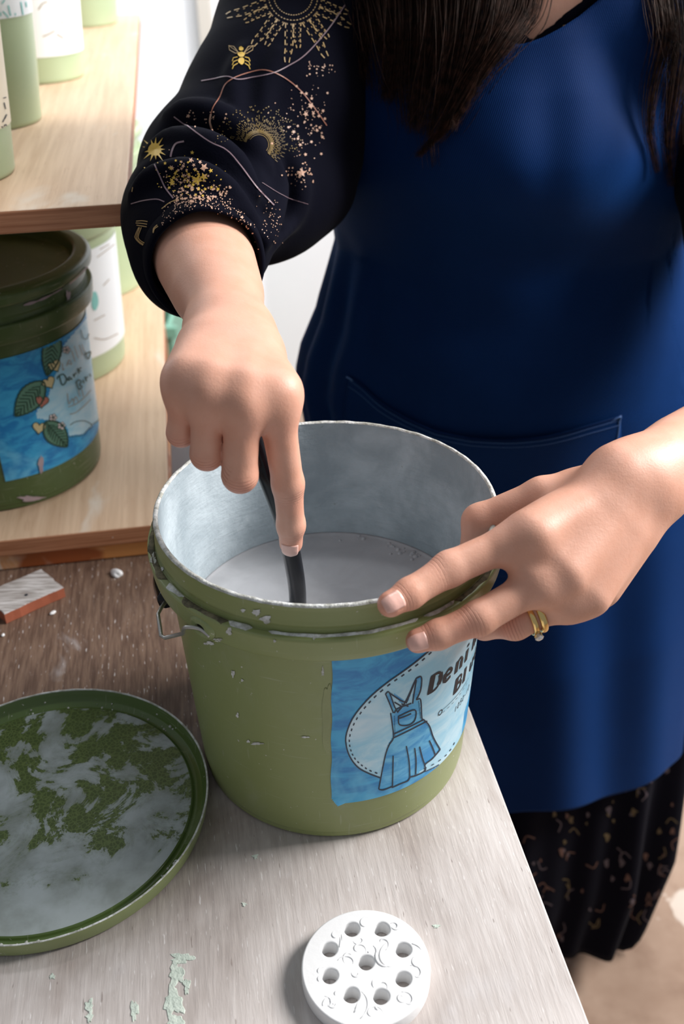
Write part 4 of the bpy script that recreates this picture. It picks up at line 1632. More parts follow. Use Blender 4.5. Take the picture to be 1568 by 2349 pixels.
def torso(P, grow=0.0):
    z = P[:, 2]
    a, b = np.interp(z, TZ, TA) + grow, np.interp(z, TZ, TB) + grow
    dx, dy = P[:, 0] - BX, P[:, 1] - BY
    d = (np.sqrt((dx / a) ** 2 + (dy / b) ** 2) - 1) * b * .9
    d = np.maximum(d, np.maximum(z - .52, -.08 - z))
    for s in (-1, 1):
        d = smin(d, ellipsoid((BX + s * .060, BY - .075, .338), (.050 + grow, .028 + grow, .050 + grow))(P), .03)
    d = smin(d, cone(SHR, SHL, .045 + grow, .045 + grow)(P), .04)
    return d


HC = Vector((0.165, 0.40, 0.70))
body_rest = union([lambda P: torso(P), cone((BX, .455, .48), (.175, .43, .60), .052, .050), ellipsoid(HC, (.073, .092, .112)), ellipsoid(HC + Vector((0, -.03, -.055)), (.052, .062, .06)),
                   ellipsoid(HC + Vector((0, -.094, -.018)), (.012, .018, .022)), ellipsoid(HC + Vector((0, -.088, -.055)), (.024, .012, .008)), ellipsoid(HC + Vector((-.074, .01, -.01)), (.01, .02, .03)), ellipsoid(HC + Vector((.074, .01, -.01)), (.01, .02, .03)),
                   cone((BX - .085, BY, -.02), (BX - .08, BY, -.42), .085, .055), cone((BX - .08, BY, -.42), (BX - .08, BY + .02, -.79), .052, .036), cone((BX + .085, BY, -.02), (BX + .08, BY, -.42), .085, .055), cone((BX + .08, BY, -.42), (BX + .08, BY + .02, -.79), .052, .036),
                   cone((BX - .08, BY + .03, -.815), (BX - .085, BY - .13, -.83), .036, .026), cone((BX + .08, BY + .03, -.815), (BX + .085, BY - .13, -.83), .036, .026),
                   cone(SHR, el_r, .044, .034), cone(el_r, el_r.lerp(ring_c, .4), .034, .028), cone(SHL, EL_L, .044, .035), cone(EL_L, EL_L.lerp(wl, .3), .033, .028)], .02)
eyes = [ellipsoid(HC + Vector((s * .03, -.088, .005)), (.014, .012, .009)) for s in (-1, 1)]
body_f = lambda P: np.maximum(smax(body_rest(P), -np.minimum(eyes[0](P), eyes[1](P)) - .004, .008), FLOOR_Z + .004 - P[:, 2])
V3, F3 = polygonize(body_f, (-0.18, .15, -.88), (.50, .62, .85), .008, 8, 2.0)

pa = np_mesh('person', V3, F3, M['skin'])
tmp1 = np_mesh('tmp1', V1, F1, M['skin'])
tmp2 = np_mesh('tmp2', V2, F2, M['skin'])
for t in (tmp1, tmp2):
    md = pa.modifiers.new('b', 'BOOLEAN')
    md.operation = 'UNION'
    md.solver = 'EXACT'
    md.object = t
bpy.context.view_layer.update()
me = bpy.data.meshes.new_from_object(pa.evaluated_get(bpy.context.evaluated_depsgraph_get()))
print('person mesh', len(V1), len(V2), len(V3), '->', len(me.vertices))
pa.modifiers.clear()
if len(me.vertices) < 0.97 * (len(V1) + len(V2)):        # the union failed: keep the overlapping closed bodies in one mesh
    bm = bmesh.new()
    for t in (pa, tmp1, tmp2):
        bm.from_mesh(t.data)
    bm.to_mesh(me)
    bm.free()
pa.data = me
me.name = 'person'
for t in (tmp1, tmp2):
    bpy.data.objects.remove(t)
me.polygons.foreach_set('use_smooth', [True] * len(me.polygons))
nv = len(me.vertices)
P = np.zeros(nv * 3, np.float32)
me.vertices.foreach_get('co', P)
P = P.reshape(-1, 3)
wr_a, ws_a, red_a = np.zeros(nv, np.float32), np.zeros(nv, np.float32), np.zeros(nv, np.float32)
for (p, ax, dn, r, s) in ATTR:
    q = P - v3(p)
    sx_ = q @ v3(ax)
    dd = q @ v3(dn)
    rad = np.sqrt((q ** 2).sum(1))
    w = np.exp(-(sx_ / (r * .62)) ** 2) * np.clip(dd / r * 1.6 - .35, 0, 1) * (rad < r * 2.4) * s
    k = w > wr_a
    wr_a[k] = w[k]
    ws_a[k] = sx_[k] * 1000 * 2 * PI / 1.9
for (p, r, s) in REDS:
    w = s * np.exp(-((P - v3(p)) ** 2).sum(1) / (r * r))
    red_a = np.maximum(red_a, w)
for nm, arr in (('wrinkle', wr_a), ('wrinkle_s', ws_a), ('red', red_a)):
    at_ = me.attributes.new(nm, 'FLOAT', 'POINT')
    at_.data.foreach_set('value', arr)
person = pa
tag(person, 'person in a blue apron over a dark gold-printed dress, stirring the open bucket', 'person')


def nail(tip, hint, wid, length, mat=M['nail'], back=.35):
    """a curved plate on the dorsal side of a fingertip"""
    a, b, r = tip
    ax = (b - a).normalized()
    dn = hint - ax * hint.dot(ax)
    dn.normalize()
    sd = ax.cross(dn)
    V, Fc = [], []
    NU, NW = 10, 10
    for j in range(NW + 1):
        t = j / NW
        s0 = -back * length + t * length
        for i in range(NU + 1):
            x = (i / NU - .5) * 2
            rnd_ = 1 - .12 * abs(x) ** 3 * (1 if t > .5 else .6)
            ang = x * wid / r / 2
            y = (s0 - length * (.5 - back)) * rnd_ + length * (.5 - back)
            rr = r + .0002
            if y > 0:
                rr = math.sqrt(max(r * r - y * y * .72, (r * .35) ** 2)) + .0003
            V.append(b + ax * y + (dn * math.cos(ang) + sd * math.sin(ang)) * rr + dn * .00015)
    for j in range(NW):
        for i in range(NU):
            q = j * (NU + 1) + i
            Fc.append((q, q + 1, q + NU + 2, q + NU + 1))
    n0 = len(V)
    o = mesh_obj('fingernail', V, Fc, mat, person)
    md = o.modifiers.new('s', 'SOLIDIFY')
    md.thickness = .0005
    return o


nail(RH.tips[0], -FW * .8 + UP * .45, .0112, .0125, back=.32)
nail(LH.tips[0], -FW + UP * .1 + RT * -.1, .0105, .012, back=.45)
nail(LH.tips[1], -FW * .3 - RT * .5 + UP * -.15 - FW * .5, .0100, .011, back=.4)
nail(LH.tips[4], FW * -.3 - RT, .011, .012)

# ---- face: eyes, brows and lips
eye_w = plain('eye_white', srgb(226, 222, 216), .2)
iris_m = plain('brown_iris', srgb(70, 44, 30), .2)
lip_m = plain('lips', srgb(176, 96, 88), .4, .1, 300)
brow_m = plain('brow_hair', srgb(36, 24, 20), .6)
for s in (-1, 1):
    c = HC + Vector((s * .030, -.0780, .005))
    V, Fc = lathe([(.0, .0105), (.004, .0097), (.0075, .0074), (.0100, .003), (.0105, .0), (.009, -.005)], 20)
    e_ = mesh_obj('eyeball', [c + Vector((x, -z, y)) for x, y, z in V], Fc, eye_w, person)
    V, Fc = lathe([(.0, .0108), (.003, .0104), (.0048, .0095)], 16)
    mesh_obj('iris', [c + Vector((x, -z - .0002, y)) for x, y, z in V], Fc, iris_m, e_)
    V, Fc = tube_mesh(catmull([c + Vector((s * -.015, -.012, .016)), c + Vector((s * .0, -.0125, .021)), c + Vector((s * .018, -.004, .016))], 6), [.0016 + .0012 * math.sin(PI * i / 12) for i in range(13)], 6)
    mesh_obj('eyebrow', V, Fc, brow_m, person)
for nm, dz, rr_ in (('upper_lip', -.052, .0042), ('lower_lip', -.0595, .0050)):
    mp_ = [HC + Vector((x, -.1005 + 9 * x * x, dz - (6 * x * x if nm[0] == 'l' else 9 * x * x) * -.3)) for x in np.linspace(-.021, .021, 13)]
    V, Fc = tube_mesh(mp_, [rr_ * (.25 + .75 * math.sin(PI * (i + .3) / 12.6)) for i in range(13)], 8)
    mesh_obj(nm, V, Fc, lip_m, person)

# ---- dress: bodice, right and left sleeve
M['dress'] = plain('dark_print_cloth', srgb(7, 8, 20), .85, .2, 700, .15)
M['dress'].node_tree.nodes['Principled BSDF'].inputs['Specular IOR Level'].default_value = .04
M['dress'].node_tree.nodes['Principled BSDF'].inputs['Sheen Weight'].default_value = .015
up1, up2 = at(690, 90, .872), at(622, 255, .845)
elb_s = at(503, 408, .805)
sl = [cone(SHR, up1, .082, .070), cone(up1, up2, .070, .069), cone(up2, elb_s, .069, .060), cone(elb_s, at(462, 525, .742), .060, .050), cone(at(462, 525, .742), ring_c, .050, .041),
      ball(at(598, 472, .815), .046), ball(at(660, 440, .83), .045), cone(at(730, 250, .89), at(705, 420, .86), .05, .042), ball(at(420, 500, .765), .043), ball(at(430, 610, .735), .034)]
# gathered folds
def trace(f, u, v, dmax=1.2):
    d = ray(u, v)
    t = .5
    for _ in range(60):
        x = float(f(np.array([CAM + d * t], np.float32))[0])
        t += x * .8
        if x < .0004 or t > dmax:
            break
    return t


fold = [((388, 264, .815), (430, 256, .80), (500, 272, .79), (570, 318, .77), (612, 385, .76), .0125), ((338, 350, .80), (392, 322, .77), (470, 333, .745), (540, 372, .75), (588, 440, .76), .0115),
        ((305, 446, .77), (345, 408, .735), (430, 392, .712), (515, 424, .71), (577, 490, .72), .0095), ((610, 330, .78), (640, 420, .775), (622, 520, .78), (600, 570, .78), .008), ((670, 350, .79), (690, 430, .79), (665, 510, .80), (630, 560, .80), .008),
        ((560, 110, .82), (535, 180, .80), (540, 260, .785), .007), ((640, 120, .80), (610, 200, .79), (600, 290, .78), .006)]
groove = [((366, 306, .80), (425, 290, .79), (500, 308, .78), (560, 352, .77), (598, 420, .76), .0075), ((318, 396, .78), (375, 364, .76), (450, 366, .74), (525, 402, .74), (575, 462, .75), .0075),
          ((560, 430, .75), (600, 470, .77), (640, 545, .80), .006), ((640, 350, .78), (664, 440, .78), (640, 540, .80), .006)]
slf = union(sl, .022)
fs = []
for q in fold:
    pp = []
    for x in q[:-1]:
        t = trace(slf, x[0], x[1])
        pp.append(at(x[0], x[1], t + q[-1] * .15 if t < 1.1 else x[2]))
    pp = catmull(pp, 4)
    n_ = len(pp) - 1
    fs += [cone(a, b, q[-1] * (.35 + .65 * math.sin(PI * i / n_)), q[-1] * (.35 + .65 * math.sin(PI * (i + 1) / n_))) for i, (a, b) in enumerate(zip(pp[:-1], pp[1:]))]
ff_ = chain(fs)
gs = []
for q in groove:
    pp = []
    for x in q[:-1]:
        t = trace(slf, x[0], x[1])
        pp.append(at(x[0], x[1], (t if t < 1.1 else x[2]) - q[-1] * .25))
    pp = catmull(pp, 4)
    n_ = len(pp) - 1
    gs += [cone(a, b, q[-1] * (.3 + .7 * math.sin(PI * i / n_)), q[-1] * (.3 + .7 * math.sin(PI * (i + 1) / n_))) for i, (a, b) in enumerate(zip(pp[:-1], pp[1:]))]
gg_ = chain(gs)
ax_r = (ring_c - el_r).normalized()
cav = cone(ring_c - ax_r * .045, ring_c + ax_r * .05, .0375, .0385)


def sleeve_r(P):
    d = smax(slf(P), -gg_(P), .010)
    d = smin(d, ff_(P), .008)
    t = (P - v3(ring_c)) @ v3(ax_r)
    d = smax(d, t - .002, .004)
    return smax(d, -cav(P), .003)


Vs, Fs = polygonize(sleeve_r, (-0.20, 0.02, 0.20), (0.16, .62, .60), .0032, 8, 1.7)
Vs = rel_smooth(Vs, Fs, 2, .5)
sleeve = np_mesh('sleeve', Vs, Fs, M['dress'], person)
sleeve['label'] = 'dark printed sleeve pushed up the right forearm'
# cuff band
ref_u = (UP - ax_r * UP.dot(ax_r)).normalized()
ref_v = ax_r.cross(ref_u)
V, Fc = lathe(smooth_profile([(.0378, .0075), (.0384, -.010), (.0420, -.012), (.0432, -.006), (.0422, .004), (.0408, .0085), (.0385, .0090), (.0378, .0075)], 2, .001), 90)
V = [ring_c + ref_u * (x * (1 + .02 * math.sin(5 * math.atan2(y, x)))) * 1.03 + ref_v * y + ax_r * (z + .0018 * math.sin(3 * math.atan2(y, x) + 1)) for x, y, z in V]
cuff = mesh_obj('cuff', V, Fc, M['dress'], person)
cuff['label'] = 'narrow dotted cuff of the sleeve'

slL = union([cone(SHL, EL_L, .066, .055), cone(EL_L, EL_L.lerp(wl, .24), .054, .045)], .02)


def bodice(P):
    d = torso(P, .004)
    d = smin(d, slL(P), .03)
    d = np.maximum(d, .16 - P[:, 2])
    vn = np.maximum(np.abs(P[:, 0] - .173) - np.maximum((P[:, 2] - .4255) * 1.4, 0), P[:, 1] - .40)
    d = smax(d, -vn, .003)
    return smax(d, -(cone((BX, .455, .44), (.175, .43, .62), .066, .066)(P)), .004)


Vb, Fb = polygonize(bodice, (-0.14, .18, .12), (.56, .60, .60), .0052, 8, 2.0)
Vb = rel_smooth(Vb, Fb, 1, .5)
dress = np_mesh('dress_bodice', Vb, Fb, M['dress'], person)

# skirt of the dress: gathered folds down to the hem
NA, NH = 220, 60
V, Fc = [], []
zt, SK = -0.02, [(.05, .165, .115), (-.10, .200, .130), (-.43, .252, .150), (-.65, .262, .150), (-.83, .236, .145)]
zz = np.array([s[0] for s in SK])[::-1]
aa = np.array([s[1] for s in SK])[::-1]
bb = np.array([s[2] for s in SK])[::-1]
for j in range(NH + 1):
    t = j / NH
    for i in range(NA):
        ph = 2 * PI * i / NA
        hem = -.800 + .016 * math.sin(2 * ph + .6) + .012 * math.sin(5 * ph) - .050 * math.exp(-((math.sin((ph - 1.06) / 2)) / .055) ** 2) + .03 * math.exp(-((math.sin((ph - 1.17) / 2)) / .035) ** 2)
        z = .05 + (hem - .05) * t
        f = .014 * t ** .8 * (math.sin(11 * ph + .8 * math.sin(2 * ph)) + .6 * math.sin(17 * ph + 1.3) + .35 * math.sin(29 * ph + t))
        a = np.interp(z, zz, aa) + f
        b = np.interp(z, zz, bb) + f
        V.append((float(np.interp(z, *CXZ)) + .004 + a * math.sin(ph), BY + .012 - b * math.cos(ph), z))
for j in range(NH):
    for i in range(NA):
        i2 = (i + 1) % NA
        Fc.append((j * NA + i, j * NA + i2, (j + 1) * NA + i2, (j + 1) * NA + i))
skirt = mesh_obj('dress_skirt', V, Fc, M['dress'], person)
md = skirt.modifiers.new('s', 'SOLIDIFY')
md.thickness = .0015
md.offset = -1

# ---- apron
def apron_mat():
    m = Mat('blue_twill')
    uv = m.n('ShaderNodeUVMap', uv_map='cloth').outputs[0]
    def wave(rot, sc):
        mp = m.n('ShaderNodeMapping', ins={0: uv, 2: (0, 0, rot)})
        return m.n('ShaderNodeTexWave', wave_type='BANDS', bands_direction='X', ins={'Vector': mp.outputs[0], 'Scale': sc, 'Distortion': 0.3, 'Detail': 1}).outputs[0]
    tw = wave(math.radians(24), 190)
    n1 = m.noise(m.co(), 9, 4, .6)
    c = m.mix(m.ramp(n1, .35, .65), srgb(5, 23, 58), srgb(7, 28, 66))
    c = m.mix(m.math('MULTIPLY', tw, .35), c, srgb(30, 72, 138))
    mm = m.out(c, .55, m.bump(m.math('ADD', tw, m.math('MULTIPLY', m.noise(m.co(), 500, 3), .4)), .35, .0006))
    m.b.inputs['Sheen Weight'].default_value = .14
    m.b.inputs['Specular IOR Level'].default_value = .03
    m.b.inputs['Sheen Tint'].default_value = (.05, .30, 1, 1)
    return mm


M['apron'] = apron_mat()
AZ = np.array([-.50, -.43, -.20, -.05, .03, .09, .125, .165, .205, .235, .262, .30, .34, .39, .43, .47, .53])
AA = np.array([.250, .246, .230, .216, .213, .211, .203, .186, .176, .168, .172, .178, .182, .178, .172, .160, .125])
AB = np.array([.172, .170, .158, .142, .134, .132, .128, .122, .115, .110, .110, .114, .116, .114, .107, .095, .080])


def apron_top(x):
    xs = [-.1, .02, .05, .085, .112, .126, .137, .147, .160, .175, .190, .206, .220, .245, .275, .31, .345, .5]
    zs = [.33, .40, .47, .50, .51, .475, .442, .4265, .4245, .4285, .4345, .4425, .452, .475, .505, .48, .30, .25]
    return float(np.interp(x, xs, zs))


def apron_bottom(ph):
    return -.416 + .012 * math.sin(3 * ph + 1) + .012 * max(0, ph) ** 2 + .006 * math.sin(9 * ph)


def apron_pt(ph, z, off=0.0):
    a, b = np.interp(z, AZ, AA), np.interp(z, AZ, AB)
    dn = max(0.0, min(1.0, (.14 - z) / .35))
    f = .0055 * dn * (math.sin(8 * ph + 1.2 + 2.5 * z) + .6 * math.sin(13 * ph + 4 * z))
    # soft drapes falling from the waist on the right hip
    f += .0045 * max(0, min(1, (.26 - z) / .08)) * max(0, min(1, (-ph - .55) / .5)) * math.sin(19 * ph + 7 * z)
    a, b = a + f, b + f
    x, y = float(np.interp(z, *CXZ)) + a * math.sin(ph), BY - b * math.cos(ph)
    y -= .050 * math.exp(-abs((x - BX + .022) / .105) ** 2.4 - ((z - .336) / .068) ** 2)
    y -= .016 * math.exp(-((x - BX) / .10) ** 2 - ((z - .11) / .07) ** 2)
    # hollow folds across the bib
    y += .010 * math.exp(-(((x - .245) * .8 + (z - .395) * .6) / .022) ** 2 - (((x - .245) * -.6 + (z - .395) * .8) / .06) ** 2)
    y += .006 * math.exp(-((x - .18) / .02) ** 2 - ((z - .36) / .05) ** 2)
    y -= .004 * math.sin((x * .7 + z) * 42) * math.exp(-((z - .22) / .05) ** 2) * (1 if x < .3 else .5)
    n = Vector((math.sin(ph) / a, -math.cos(ph) / b, 0)).normalized()
    return Vector((x, y, z)) + n * off


def grid_obj(name, NU, NW, fn, mat, parent, thick, uvscale=(1, 1)):
    V, Fc = [], []
    for j in range(NW + 1):
        for i in range(NU + 1):
            V.append(fn(i / NU, j / NW))
    for j in range(NW):
        for i in range(NU):
            q = j * (NU + 1) + i
            Fc.append((q, q + 1, q + NU + 2, q + NU + 1))
    o = mesh_obj(name, V, Fc, mat, parent)
    uvl = o.data.uv_layers.new(name='cloth')
    for p in o.data.polygons:
        for li in p.loop_indices:
            vi = o.data.loops[li].vertex_index
            i, j = vi % (NU + 1), vi // (NU + 1)
            uvl.data[li].uv = (i / NU * uvscale[0], V[vi][2])
    if thick:
        md = o.modifiers.new('s', 'SOLIDIFY')
        md.thickness = thick
        md.offset = 1
    return o


PH0, PH1 = -1.62, 1.50


def apron_grid(s, t):
    ph = PH0 + (PH1 - PH0) * s
    # top edge height at this angle (x varies with z, so settle it by a few passes)
    z1 = .45
    for _ in range(3):
        z1 = apron_top(BX + float(np.interp(z1, AZ, AA)) * math.sin(ph))
    z0 = apron_bottom(ph)
    return apron_pt(ph, z0 + (z1 - z0) * t)


apron = grid_obj('apron', 190, 240, apron_grid, M['apron'], person, .0018, (.62, 1))
apron['label'] = 'blue twill bib apron'
AT = bvh_of([apron])


def front(u, v, off=0.0):
    return cast(AT, u, v, off)


def ang_of(q):
    a, b = float(np.interp(q.z, AZ, AA)), float(np.interp(q.z, AZ, AB))
    return math.asin(max(-1, min(1, (q.x - float(np.interp(q.z, *CXZ))) / a)))


# patch pocket with a sagging top edge
pk_top = [(808, 862), (860, 905), (930, 950), (1000, 980), (1080, 996), (1160, 1000), (1250, 993), (1340, 972), (1416, 953)]
tops = [front(*p) for p in pk_top]
if all(t is not None for t in tops):
    pa_ = [ang_of(t) for t in tops]
    pz_ = [t.z for t in tops]

    def pocket_fn(s, t):
        ph = pa_[0] + (pa_[-1] - pa_[0]) * s
        z1 = float(np.interp(ph, pa_, pz_))
        z0 = -.075
        z = z0 + (z1 - z0) * t
        gap = .0022 + .006 * math.sin(PI * s) * max(0, t - .7) / .3
        return apron_pt(ph, z, gap)
    pocket = grid_obj('pocket', 60, 40, pocket_fn, M['apron'], apron, .0016, (.26, 1))
    M['seam'] = plain('pale_blue_thread', srgb(66, 104, 160), .6)
    st = []
    for row in (.955, .985):
        n = 150
        for i in range(0, n):
            s0, s1 = (i + .15) / n, (i + .78) / n
            a, b = pocket_fn(s0, row), pocket_fn(s1, row)
            d = Vector((0, -.0021, 0))
            st.append(tube_mesh([a + d, (a + b) / 2 + d * 1.15, b + d], .00032, 5))
    V, Fc = join(st)
    mesh_obj('pocket_stitching', V, Fc, M['seam'], apron)['kind'] = 'stuff'
    bt = []
    for s, dx in ((1.0, 1),):
        p0 = pocket_fn(1.0, 1.0)
        pts = [p0 + Vector((.001, -.002, .002)), p0 + Vector((.0012, -.0025, -.02)), p0 + Vector((.001, -.002, -.045))]
        bt.append(tube_mesh(catmull(pts, 6), .0009, 6))
        pts = [p0 + Vector((-.012, -.004, -.006)), p0 + Vector((-.006, -.005, -.001)), p0 + Vector((.001, -.003, .001)), p0 + Vector((.0, -.003, -.006))]
        bt.append(tube_mesh(catmull(pts, 6), .0008, 6))
    p0 = pocket_fn(0, 1)
    bt.append(tube_mesh(catmull([p0 + Vector((-.004, -.003, .001)), p0 + Vector((.002, -.003, -.003)), p0 + Vector((.004, -.003, -.010))], 5), .0009, 6))
    V, Fc = join(bt)
    mesh_obj('bar_tack', V, Fc, M['seam'], apron)['kind'] = 'stuff'
    # rolled edge of the pocket mouth
    V, Fc = tube_mesh([pocket_fn(i / 60, 1.0) + Vector((0, -.0012, 0)) for i in range(61)], .0013, 8)
    mesh_obj('pocket_edge', V, Fc, M['apron'], apron)

# ---- hair
def hair_mat():
    m = Mat('dark_brown_hair')
    n1 = m.noise(m.co(), 160, 3, .6)
    c = m.mix(m.ramp(n1, .35, .75), srgb(15, 10, 9), srgb(58, 37, 29))
    return m.out(c, .45, Specular_IOR_Level=.22, Specular_Tint=(.75, .5, .4, 1))


M['hair'] = hair_mat()
hr_ = np.random.default_rng(11)
SV, SF = [], []


def strand(path, r0):
    """3-sided tapering fibre"""
    n = len(path)
    o = len(SV)
    P_ = [np.array(p, float) for p in path]
    for i in range(n):
        t = P_[min(i + 1, n - 1)] - P_[max(i - 1, 0)]
        t = t / (np.linalg.norm(t) + 1e-9)
        q = np.cross(t, (0.3, 1, .1))
        q /= np.linalg.norm(q) + 1e-9
        w = np.cross(t, q)
        r = r0 * (1 - .75 * (i / (n - 1)) ** 2)
        for k in range(3):
            a = 2 * PI * k / 3
            SV.append(P_[i] + (q * math.cos(a) + w * math.sin(a)) * r)
    for i in range(n - 1):
        for k in range(3):
            k2 = (k + 1) % 3
            SF.append((o + i * 3 + k, o + i * 3 + k2, o + (i + 1) * 3 + k2, o + (i + 1) * 3 + k))


def lock(px, n, spread0, spread1, lift=.012, r=.00030, stray=.15, root=None):
    """a lock of hair hanging in front of the chest; px = its line in the photograph, laid a little off the cloth"""
    base = []
    for k, (u, v) in enumerate(px):
        q = front(u, max(v, 70)) or at(u, v, .80)
        d = (q - CAM).dot(FW)
        base.append(at(u, v, d - lift - .004 * (len(px) - k) / len(px)))
    if root is not None:
        base = [root, base[0].lerp(root, .45) + Vector((0, -.02, 0))] + base
    B = catmull(base, 5)
    m = len(B)
    for i in range(n):
        o0 = hr_.normal(0, 1, 3) * np.array((1, .45, .3))
        o1 = hr_.normal(0, 1, 3) * np.array((1, .45, .6))
        end = m if hr_.random() < .6 else int(m * hr_.uniform(.6, 1))
        end = max(end, 8)
        ph, am = hr_.uniform(0, 6.28), hr_.uniform(0, .0025)
        st = 1.0 if hr_.random() > stray else hr_.uniform(1.5, 3.2)
        path = []
        for k in range(end):
            t = k / (m - 1)
            p = B[k] + (o0 * spread0 * (1 - t) + o1 * spread1 * t * (1 - .55 * t)) * (1 + (st - 1) * t)
            p = p + np.array((math.sin(ph + t * 7), .3 * math.cos(ph + t * 5), 0)) * am * t
            path.append(p)
        strand(path, r * hr_.uniform(.7, 1.2))


RR = HC + Vector((-.070, -.005, .02))
RL_ = HC + Vector((.070, -.005, .02))
for px, n, s0, s1 in (
        [[(850, -120), (870, 40), (885, 140), (880, 225)], 150, .014, .008], [[(900, -120), (905, 60), (905, 150), (890, 230)], 170, .014, .008], [[(950, -120), (945, 60), (935, 180), (940, 290)], 190, .015, .009],
        [[(1000, -120), (995, 60), (975, 180), (955, 300)], 200, .015, .008], [[(1050, -120), (1045, 60), (1020, 190), (985, 310)], 200, .015, .007], [[(1100, -120), (1090, 40), (1055, 170), (1010, 300)], 180, .014, .006],
        [[(1140, -120), (1135, 20), (1100, 110), (1060, 200), (1035, 295)], 150, .012, .004], [[(1190, -120), (1192, 10), (1150, 95), (1085, 190), (1030, 280), (960, 358)], 170, .011, .004], [[(1205, -120), (1205, 20), (1165, 90), (1110, 150), (1062, 235), (1005, 320)], 130, .010, .004],
        [[(1010, -60), (1000, 150), (985, 260), (992, 380)], 30, .012, .006], [[(860, -120), (850, 60), (838, 150), (845, 200)], 60, .010, .006]):
    lock(px, n, s0, s1, root=RR + Vector((hr_.normal(0, .006), hr_.normal(0, .02), hr_.normal(0, .02))))
for px, n, s0, s1 in (
        [[(1500, -120), (1530, 60), (1500, 200), (1490, 300), (1505, 395)], 70, .010, .004], [[(1540, -120), (1560, 60), (1545, 200), (1530, 320), (1540, 425)], 110, .012, .004], [[(1590, -120), (1600, 60), (1585, 200), (1570, 330), (1575, 400)], 150, .013, .006],
        [[(1500, -120), (1515, 30), (1540, 130), (1570, 220)], 80, .012, .008], [[(1640, -120), (1640, 60), (1630, 200), (1620, 330)], 160, .014, .008]):
    lock(px, n, s0, s1, root=RL_ + Vector((hr_.normal(0, .006), hr_.normal(0, .02), hr_.normal(0, .02))))
hair = mesh_obj('hair', SV, SF, M['hair'], person)
hair['label'] = 'long dark brown hair hanging over the bib'
hair['kind'] = 'stuff'
# hair on the head
cap = union([ellipsoid(HC + Vector((0, .016, .012)), (.083, .098, .116)), ellipsoid(HC + Vector((0, .075, -.06)), (.07, .05, .11))], .03)
capf = lambda P: smax(smax(cap(P), -ellipsoid(HC + Vector((0, -.10, -.03)), (.062, .075, .10))(P), .01), -(P[:, 2] - (HC.z - .16)), .01)
Vc, Fc_ = polygonize(capf, HC - Vector((.12, .14, .19)), HC + Vector((.12, .16, .16)), .006, 8, 2)
np_mesh('hair_cap', Vc, Fc_, M['hair'], person)

# ---- gold print on the dress
M['gold'] = plain('gold_print', srgb(172, 140, 88), .5, 0, 400, .3)
M['gold_y'] = plain('yellow_gold_print', srgb(206, 168, 62), .5, 0, 400, .25)
M['gold_dim'] = plain('dim_gold_print', srgb(120, 98, 48), .6, 0, 400, .3)  # darker gold for the half sun
M['peach'] = plain('peach_print', srgb(186, 146, 122), .5, 0, 400, .2)
M['mauve'] = plain('mauve_line_print', srgb(132, 108, 116), .5, 0, 300, .25)
M['copper'] = plain('copper_line_print', srgb(146, 88, 66), .5, 0, 300, .25)
ST = bvh_of([sleeve, cuff])
SP = lambda p: cast(ST, p[0], p[1], .0007)
gp = {'gold_dim': [], 'gold': [], 'gold_y': [], 'peach': [], 'mauve': [], 'copper': []}


def star(cx, cy, r, rot=0.0, k=.45):
    pts = []
    for i in range(10):
        a = rot + PI * i / 5
        q = r if i % 2 == 0 else r * k
        pts.append((cx + q * math.cos(a), cy + q * math.sin(a)))
    return c0(pts)


def dot(cx, cy, r, n=6):
    return [[(cx + r * math.cos(2 * PI * i / n), cy + r * math.sin(2 * PI * i / n)) for i in range(n)]]


def dashes(pts, w, on=3, offn=2, sub=6):
    B = catmull(pts, sub)
    out = []
    for i in range(0, len(B) - on, on + offn):
        out += ribbon2(B[i:i + on], w)
    return out


# the big sun at the top: two rings of dashes and forked rays
scx, scy = 672, -8
for i, a in enumerate(np.linspace(-.05, PI + .05, 12)):
    L_ = (172 if i % 2 == 0 else 138) * (1 + .05 * math.sin(i * 2.1))
    wv = .12 * (1 if i % 2 else -1)
    ti = (scx + L_ * math.cos(a + wv * .6), scy + L_ * math.sin(a + wv * .6))
    for sd in (-1, 1):
        pth = []
        for k in range(5):
            t = k / 4
            q = 64 + (L_ - 64) * t
            an = a + sd * .125 * (1 - t) ** .8 + wv * math.sin(t * 3.0) * .5
            pth.append((scx + q * math.cos(an), scy + q * math.sin(an)))
        pth[-1] = ti
        gp['gold'] += dashes(pth, 2.2, 4, 1, 7)
        pth = [((p[0] * .55 + (scx + (64 + (L_ - 64) * k / 4) * math.cos(a + wv * math.sin(k * .75) * .5)) * .45), (p[1] * .55 + (scy + (64 + (L_ - 64) * k / 4) * math.sin(a + wv * math.sin(k * .75) * .5)) * .45)) for k, p in enumerate(pth)]
        gp['gold'] += dashes(pth[:4], 1.5, 2, 2, 7)
for rad in (44, 56):
    for a in np.linspace(.05, PI - .05, 24):
        gp['gold'] += ribbon2([(scx + rad * math.cos(a), scy + rad * math.sin(a)), (scx + rad * math.cos(a + .07), scy + rad * math.sin(a + .07))], 1.8)
